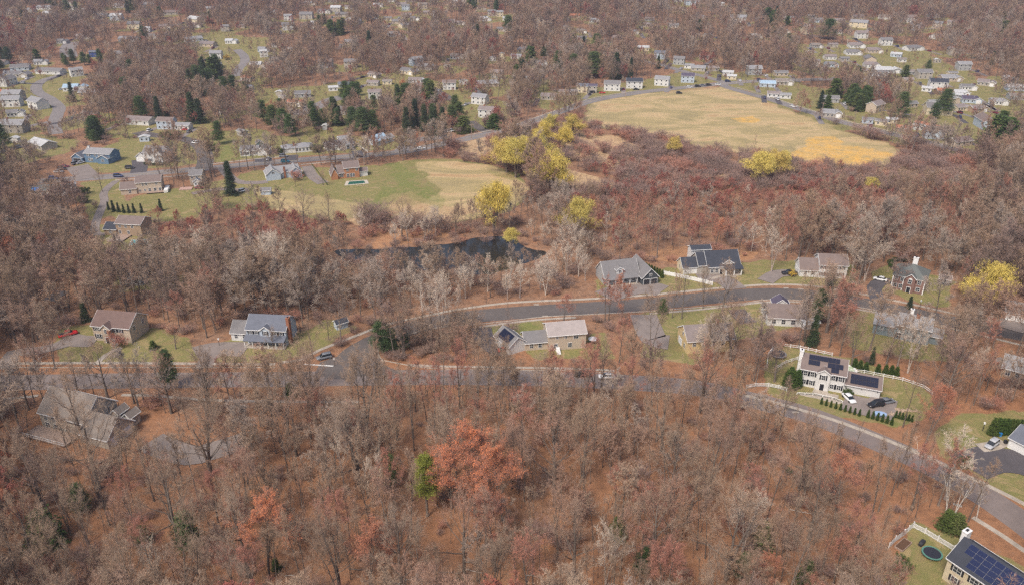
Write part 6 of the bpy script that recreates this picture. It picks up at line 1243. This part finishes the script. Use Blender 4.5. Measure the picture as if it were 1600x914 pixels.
def more_evergreens():
    g = random.Random(31)
    for zone, poly, n, h0 in EVZ:
        xs = [p[0] for p in poly]; ys_ = [p[1] for p in poly]; k = 0; got = []
        while len(got) < n and k < 4000:
            k += 1; px, py = g.uniform(min(xs), max(xs)), g.uniform(min(ys_), max(ys_))
            if got and g.random() < .6: b = g.choice(got); px, py = b[0] + g.gauss(0, 14), b[1] + g.gauss(0, 3)
            c = G(px, py)
            if not bool(inpoly(np.array([px]), np.array([py]), poly)[0]): continue
            if any(((c.x - q.x) ** 2 + (c.y - q.y) ** 2) < (r + 4) ** 2 for L, r in ROADS for q in L): continue
            bad = False
            for (M, x0, w, d, front, pf) in FOOT:
                q = M.inverted() @ c
                if x0 - 3 < q.x < w + 3 and -(14 if front else 4) < q.y < d + 4: bad = True; break
            if bad: continue
            got.append((px, py))
        got.sort()
        for i, (px, py) in enumerate(got):
            c = G(px, py); kd = g.choice(['spruce', 'pine', 'pine', 'cedar']); h = h0 * g.uniform(.7, 1.25)
            WOODS_TREES.append((c.x, c.y, 3.0)); EVERG.append((c.x, c.y))
            plant(kd, {'spruce': 'spruce_tree', 'pine': 'pine_tree', 'cedar': 'cedar_tree'}[kd], c.x, c.y, h, f"dark green {'broad pine' if kd == 'pine' else 'pointed spruce' if kd == 'spruce' else 'cedar'} {zone}, {ordw(i + 1)} from the left", 'evergreen tree', 'scattered evergreens ' + zone, wide=g.uniform(.9, 1.4) * (1.2 if kd == 'cedar' else 1))
# ------------------------------------------------------------------ woods: every trunk placed; the 300 largest of a kind are things, the rest one mass
RED_Z = [([(930,262),(1040,240),(1120,262),(1250,300),(1400,320),(1560,400),(1400,400),(1180,400),(900,400),(870,330),(880,310)], .85), ([(235,342),(460,335),(560,352),(470,395),(250,412)], .9), ([(590,150),(760,140),(780,200),(700,200),(620,190)], .45),
         ([(0,60),(60,60),(60,90),(0,90)], .5), ([(1200,290),(1560,330),(1560,360),(1300,350)], .6), ([(440,600),(720,600),(760,700),(480,680)], .30), ([(820,440),(1000,500),(1000,560),(880,520)], .35), ([(1100,400),(1400,480),(1350,620),(1050,620)], .22), ([(160,160),(420,150),(480,210),(300,220)], .22)]
PALE_Z = [([(560,372),(700,360),(960,372),(960,470),(640,500),(580,480)], .55), ([(260,420),(420,420),(420,480),(270,470)], .35), ([(640,500),(760,470),(760,520),(640,545)], .35), ([(1170,370),(1240,370),(1240,440),(1170,430)], .3)]
THIN_Z = [([(600,560),(950,560),(960,579),(610,576)], .05), ([(660,545),(830,560),(830,572),(640,566)], .15), ([(700,780),(1180,780),(1200,914),(700,914)], .85), ([(500,560),(620,560),(640,592),(480,592)], .0), ([(930,395),(1190,385),(1200,412),(960,412)], .25), ([(0,576),(600,576),(600,612),(0,612)], .18),
          ([(590,500),(840,480),(860,505),(760,506),(640,530),(590,560)], .0), ([(120,400),(280,400),(290,480),(60,500)], .8), ([(1390,860),(1500,810),(1560,845),(1600,870),(1600,1100),(1390,1100)], .0), ([(1100,612),(1360,690),(1500,760),(1600,830),(1600,880),(1500,800),(1350,715),(1100,640)], .5), ([(60,640),(260,640),(330,720),(230,760),(60,760)], .45),
          ([(1400,590),(1600,560),(1600,640),(1460,680)], .9), ([(960,480),(1260,500),(1240,600),(1000,600)], .55), ([(860,440),(960,440),(960,470),(860,475)], .6), ([(0,240),(130,210),(130,265),(0,290)], .7), ([(0,280),(130,310),(160,400),(0,400)], .8)]
SHORT_Z = [([(130,372),(560,372),(600,400),(560,445),(130,440)], .62), ([(560,400),(880,400),(880,450),(560,450)], .8), ([(0,240),(140,250),(165,400),(0,430)], .72), ([(1000,235),(1250,250),(1420,262),(1420,300),(1200,305),(1000,275)], .6), ([(500,385),(980,372),(980,500),(500,510)], .64), ([(480,330),(870,320),(870,385),(480,395)], .55), ([(130,330),(330,300),(520,330),(520,372),(240,372),(130,372)], .6), ([(0,100),(140,90),(160,240),(0,270)], .7)]
THIN_Z += [([(40,262),(180,275),(172,345),(40,335)], .3), ([(470,592),(700,592),(720,650),(470,650)], .25), ([(960,600),(1100,612),(1120,650),(960,640)], .6), ([(515,395),(865,392),(860,432),(540,430)], .2), ([(60,248),(135,245),(140,300),(60,300)], .1), ([(905,190),(1000,198),(1130,228),(1240,250),(1400,260),(1400,275),(1200,266),(1000,240),(900,215)], .0), ([(540,335),(860,325),(860,385),(540,392)], .3), ([(0,100),(140,90),(140,235),(0,250)], .5), ([(290,203),(342,203),(342,262),(290,262)], .0), ([(100,222),(270,222),(270,330),(60,330)], .25), ([(860,185),(1200,240),(1560,250),(1560,310),(1400,300),(1200,275),(1000,262),(860,262)], .25), ([(170,330),(330,300),(330,345),(180,360)], .3),
           ([(860,190),(1000,205),(1000,262),(860,262)], .12), ([(690,210),(860,190),(860,250),(700,250)], .1)]
def woods():
    rg = np.random.default_rng(42)
    # stratified candidates over the visible ground; spacing grows a little with distance
    pts = []
    y = 60.0
    while y < 1480:
        s = (5.9 if y < 165 else 5.3) + y * .0019; hw = (y * .82 + 100); xs = np.arange(-hw, hw, s); xs = xs + rg.uniform(-.48, .48, len(xs)) * s
        pts.append(np.stack([xs, y + rg.uniform(-.48, .48, len(xs)) * s], 1)); y += s
    Pq = np.concatenate(pts); x, y = Pq[:, 0], Pq[:, 1]
    wxx, wyy = warp(x, y, .5); px, py = Pn(wxx, wyy); n = len(x); keep = rg.random(n)
    prob = np.ones(n); openm = np.zeros(n, bool)
    for p in LAWNS + FIELD + STRAW + BRIGHT: openm |= inpoly(px, py, p)
    marsh = np.zeros(n, bool)
    for p in MARSH + DIRT: marsh |= inpoly(px, py, p)
    prob[openm] = .03; prob[openm & (py < 205)] = .85; prob[openm & (py < 262) & (py >= 205)] = .07; prob[marsh] = .05; inner_open = np.zeros(n, bool)
    for p in FIELD + STRAW + DIRT: inner_open |= inpoly(px, py, p)
    prob[inner_open] = 0; prob[inpoly(px, py, POND)] = 0
    for p, q in THIN_Z: prob[inpoly(px, py, p)] *= q
    hmul = np.ones(n); hmul[py < 260] = .8
    hmul[openm & (py < 205)] = .52
    for p, q in SHORT_Z: hmul[inpoly(px, py, p)] *= q
    def near_line(L, r):
        A = np.array([[q.x, q.y] for q in L]); out = np.zeros(n, bool)
        for i in range(0, len(A), 1):
            out |= (np.abs(x - A[i, 0]) < r + 1.6) & (np.abs(y - A[i, 1]) < r + 1.6) & (np.hypot(x - A[i, 0], y - A[i, 1]) < r + 1.0)
        return out
    for L, r in ROADS: prob[near_line(L, r)] = 0
    for L, r in WALKS: prob[near_line(L, r)] = 0
    for (M, x0, w, d, front, pf) in FOOT:
        Mi = np.array(M.inverted()); lx = Mi[0, 0] * x + Mi[0, 1] * y + Mi[0, 3]; ly = Mi[1, 0] * x + Mi[1, 1] * y + Mi[1, 3]
        prob[(lx > x0 - 3.2) & (lx < w + 3.2) & (ly > -3.2) & (ly < d + 3.2)] = 0
        if front:
            # the strip towards the camera (straight down the picture) stays thin
            cx, cy = M.translation.x, M.translation.y; yw = math.atan2(M[1][0], M[0][0])
            ang = 0.0; dist = -(ly); sel = (ly < 0) & (dist < front) & (lx > x0 - 1.5) & (lx < w + 1.5); prob[sel] *= pf
            sel = (ly < 0) & (dist < front * 1.8) & (dist >= front) & (lx > x0) & (lx < w); prob[sel] *= .5
            if front > 40: hmul[(ly < 0) & (dist < front) & (lx > x0 - 4) & (lx < w + 4)] *= .5
    for (tx, ty) in EVERG: prob[(np.abs(x - tx * y / ty) < 5) & (y < ty) & (y > ty - 34)] *= .25
    prob[inpoly(px, py, [(660,806),(830,806),(840,880),(650,880)])] *= .35
    for (tx, ty, r) in WOODS_TREES: prob[np.hypot(x - tx, y - ty) < r] = 0
    ok = keep < prob; x, y, px, py, openm, marsh, hmul = x[ok], y[ok], px[ok], py[ok], openm[ok], marsh[ok], np.maximum(hmul[ok], .45); n = len(x)
    kr = rg.random(n); red = np.full(n, .06); pale = np.full(n, .008)
    red[py > 600] = .13; pale[py > 600] = .008
    for p, q in RED_Z: red[inpoly(px, py, p)] = q
    for p, q in PALE_Z: pale[inpoly(px, py, p)] = q
    kind = np.where(kr < pale, 2, np.where(kr < pale + red, 1, 0))
    h = rg.normal(18.5, 3.4, n) + 2.2 * fbm(x, y, 60, 9); h = np.clip(h, 9, 26)
    swamp = inpoly(px, py, [(800,180),(1100,230),(1560,290),(1560,330),(1300,320),(1100,330),(860,330)]); h[swamp] *= .55
    redz = inpoly(px, py, RED_Z[0][0]); h[redz] *= .62; h[inpoly(px, py, RED_Z[1][0])] *= .7
    h[py > 640] *= 1.0; fgd = py > 600; h[fgd] = np.clip(rg.normal(19.0, 4.3, fgd.sum()), 8, 25); h[openm | marsh] *= .5
    h[(kind == 1)] *= .86; h *= hmul
    zc = y * cT + (CAM_H - h * .6) * sT; hz_ = CAM_H - h - tz(y); tpx = 800 + FPX * x / zc; tpy = 457 + FPX * (hz_ * cT - y * sT) / (y * cT + hz_ * sT)
    vis = (tpx > -15) & (tpx < 1615) & (tpy < 900)
    vis2 = (tpx > -330) & (tpx < 1930)
    size = np.where(vis, h / zc, 0); far = {0: [], 1: []}
    used = {}
    for k in (0, 1, 2):
        idx = np.where((kind == k) & vis)[0]; idx = idx[np.argsort(-size[idx])]
        cap = {0: 255, 1: 285, 2: 270}[k]; ind = idx[:cap]; rest = set(np.where((kind == k) & vis2)[0]) - set(ind.tolist())
        if k == 2:
            for i in rest: far[0].append(i)
        else:
            for i in rest: far[k].append(i)
        band = {}
        for i in ind:
            b = int(min(19, max(0, (914 - py[i]) // 24))) if k == 0 else int(min(19, max(0, (914 - py[i]) // 40))); band.setdefault(b, []).append(i)
        for b, L in band.items():
            L.sort(key=lambda i: px[i])
            step = 24 if k == 0 else 40; pc = round((b * step + step / 2) / 914 * 100)
            for o, i in enumerate(L):
                if k == 0:
                    kd = 'spread' if (h[i] > 19 and rg.random() < .3) or (py[i] < 600 and rg.random() < .3) else 'bare'
                    nm, ds, cat, gr = 'bare_tree', ('spreading ' if kd == 'spread' else ('tall ' if h[i] > 18.5 else ('slim ' if h[i] < 13 else ''))) + 'grey-brown bare tree', 'bare tree', 'leafless grey-brown woodland trees'
                elif k == 1:
                    q = rg.random(); kd = 'red' if q < .93 else 'scarlet' if q < .955 else 'orange'
                    nm, ds, cat, gr = 'red_maple_tree', ('tall ' if h[i] > 15.5 else '') + {'red': 'reddish', 'scarlet': 'bright red', 'orange': 'orange-tinted'}[kd] + ' budding maple', 'maple tree', 'red-budding woodland maples'
                else: kd = 'pale'; nm, ds, cat, gr = 'pale_tree', ('tall ' if h[i] > 18 else '') + 'pale leafless tree', 'pale tree', 'pale-barked woodland trees'
                where = 'rooted below the bottom edge' if py[i] > 914 else f'rooted {pc} percent up the photo'
                plant(kd, nm, x[i], y[i], float(h[i]), f'{ds} {where}, {ordw(o + 1)} such from left', cat, gr, wide=float(rg.uniform(.85, 1.2)))
    print('woods', n, 'rest', len(far[0]), len(far[1]))
    mass('leafless_woods', 'far_bare', far[0], x, y, h, rg, 'mass of leafless grey-brown trees covering the middle and far distance', 'woods')
    mass('red_maple_woods', 'far_red', far[1], x, y, h, rg, 'mass of red-tinted budding maples beyond the nearest ones', 'woods')
def mass(name, key, idx, x, y, h, rg, label, cat, base=18., zoff=0.0):
    if not len(idx): return
    idx = np.array(sorted(idx)); n = len(idx); me = bpy.data.meshes.new(name); me.vertices.add(n)
    me.vertices.foreach_set('co', np.stack([x[idx], y[idx], tz(y[idx]) + zoff], 1).astype(np.float32).ravel())
    s = h[idx] / base; wd = s * rg.uniform(.85, 1.45, n) * (1.45 if key == 'shrub' else 1); scl = np.stack([wd, wd, s], 1).astype(np.float32)
    rot = np.stack([rg.normal(0, .03, n), rg.normal(0, .03, n), rg.random(n) * 6.28], 1).astype(np.float32)
    np_ = len(PROTO[key]); pick = rg.integers(0, np_, n).astype(np.int32); base = HGT[key]
    if key == 'far_bare':   # stands of ashy, umber and plain trees
        q = fbm(x[idx], y[idx], 70, 21) + rg.normal(0, .35, n)
        order = ['f', 'g', 'd', 'f', 'g', 'd', 'f', 'g', 'd', 'f', 'f', 'f']; F_, G_, D_ = ([k for k, o_ in enumerate(order) if o_ == c_] for c_ in 'fgd')
        pick = np.array([rg.choice(G_ if v > .45 else D_ if v < -.45 else F_) for v in q], np.int32)
    for nm, arr in (('scl', scl), ('rot', rot)):
        a = me.attributes.new(nm, 'FLOAT_VECTOR', 'POINT'); a.data.foreach_set('vector', arr.ravel())
    a = me.attributes.new('pick', 'INT', 'POINT'); a.data.foreach_set('value', pick)
    o = link(name, me); tag(o, label, cat, kind='stuff')
    ng = bpy.data.node_groups.new(name, 'GeometryNodeTree'); ng.interface.new_socket('Geometry', in_out='INPUT', socket_type='NodeSocketGeometry'); ng.interface.new_socket('Geometry', in_out='OUTPUT', socket_type='NodeSocketGeometry')
    N = ng.nodes; Lk = ng.links; gi = N.new('NodeGroupInput'); go = N.new('NodeGroupOutput'); jn = N.new('GeometryNodeJoinGeometry')
    def attr(nm, tp): a = N.new('GeometryNodeInputNamedAttribute'); a.data_type = tp; a.inputs[0].default_value = nm; return a.outputs['Attribute']
    sc_, ro_, pk_ = attr('scl', 'FLOAT_VECTOR'), attr('rot', 'FLOAT_VECTOR'), attr('pick', 'INT')
    for k, pm in enumerate(PROTO[key]):
        po = bpy.data.objects.new(name + '_form', pm)
        oi = N.new('GeometryNodeObjectInfo'); oi.inputs['Object'].default_value = po; oi.inputs['As Instance'].default_value = True
        cp = N.new('FunctionNodeCompare'); cp.data_type = 'INT'; cp.operation = 'EQUAL'
        ia = [s_ for s_ in cp.inputs if s_.type == 'INT']; Lk.new(pk_, ia[0]); ia[1].default_value = k
        ip = N.new('GeometryNodeInstanceOnPoints'); Lk.new(gi.outputs[0], ip.inputs['Points']); Lk.new(cp.outputs[0], ip.inputs['Selection']); Lk.new(oi.outputs['Geometry'], ip.inputs['Instance'])
        Lk.new(ro_, ip.inputs['Rotation']); Lk.new(sc_, ip.inputs['Scale']); Lk.new(ip.outputs[0], jn.inputs[0])
    Lk.new(jn.outputs[0], go.inputs[0]); md = o.modifiers.new('scatter', 'NODES'); md.node_group = ng
def undergrowth():
    rg = np.random.default_rng(77)
    n0 = 34000; y = np.exp(rg.uniform(math.log(62), math.log(700), n0)); x = rg.uniform(-1, 1, n0) * (y * .7 + 70); wxx, wyy = warp(x, y, .5); px, py = Pn(wxx, wyy)
    p = np.where(py > 600, .34, .22) * np.clip(y / 260, .35, 1.0)
    for q in LAWNS + FIELD + STRAW + BRIGHT + GOLD + DIRT: p[inpoly(px, py, q)] = 0
    m = np.zeros(n0, bool)
    for q in MARSH: m |= inpoly(px, py, q)
    p[m] = .30; edge = (inpoly(px, py, [(690,195),(905,185),(1010,208),(1120,236),(1240,255),(1420,262),(1420,300),(1240,300),(1000,310),(860,312),(800,262),(700,250)]) & ~m) | inpoly(px, py, [(960,235),(1200,245),(1240,300),(980,300)]) | inpoly(px, py, [(1320,205),(1560,255),(1560,310),(1400,260)])
    p[edge] = np.maximum(p[edge], .75)
    for q in STRAW + GOLD: p[inpoly(px, py, q)] = 0
    mk = m | edge; p[inpoly(px, py, [(880,255),(960,262),(975,300),(900,300)])] = .03
    p[inpoly(px, py, POND)] = 0; p[inpoly(px, py, [(590,545),(640,525),(800,510),(810,545),(830,572),(620,566)])] = .8
    p[inpoly(px, py, [(560,340),(840,365),(840,378),(560,390)])] = .8; p[inpoly(px, py, THIN_Z[8][0])] = 0
    def near(L, r):
        A = np.array([[q.x, q.y] for q in L]); out = np.zeros(n0, bool)
        for i in range(0, len(A)): out |= (np.abs(x - A[i, 0]) < r + 2) & (np.abs(y - A[i, 1]) < r + 2) & (np.hypot(x - A[i, 0], y - A[i, 1]) < r + 1.2)
        return out
    for L, r in ROADS + WALKS: p[near(L, r)] = 0
    for (M, x0, w, d, front, pf) in FOOT:
        Mi = np.array(M.inverted()); lx = Mi[0, 0] * x + Mi[0, 1] * y + Mi[0, 3]; ly = Mi[1, 0] * x + Mi[1, 1] * y + Mi[1, 3]; p[(lx > x0 - 2) & (lx < w + 2) & (ly > -3) & (ly < d + 2)] = 0
    ok = rg.random(n0) < p; x, y = x[ok], y[ok]; n = len(x); h = np.clip(rg.normal(2.6, .9, n), 1.0, 5.0); h[mk[ok]] *= 1.7
    print('undergrowth', n); sp = (rg.random(n) < np.where(y < 210, .72, .35)) & ~mk[ok]
    hs = rg.uniform(5, 12, n); mass('sapling_thicket', 'sapling', np.where(sp)[0], x, y, hs, rg, 'thin leafless saplings standing all through the woods', 'saplings', base=8.)
    mass('undergrowth', 'shrub', list(np.where(~sp)[0]), x, y, h, rg, 'tangle of bare brown brush on the woodland and marsh floor', 'undergrowth', base=2.6)
# ------------------------------------------------------------------ build everything
build_roads()
near_houses(); far_houses()
build_ground(); build_pond()
vehicles(); props()
named_trees(); more_evergreens(); woods(); undergrowth()
def haze():
    m = bpy.data.materials.new('haze'); m.use_nodes = True; nt = m.node_tree; nt.nodes.remove(nt.nodes['Principled BSDF']); v = nt.nodes.new('ShaderNodeVolumePrincipled')
    v.inputs['Color'].default_value = (.60, .60, .74, 1); v.inputs['Density'].default_value = .0002; v.inputs['Anisotropy'].default_value = .2
    nt.links.new(v.outputs[0], nt.nodes['Material Output'].inputs['Volume'])
    mb = MB(); mb.box(-9500, 9500, -700, 9300, -2.5, 135, m); o = mb.build('haze'); tag(o, kind='stuff'); o['label'] = 'thin pale air haze over the whole valley'; o['category'] = 'haze'
HAZE = True
if HAZE: haze()
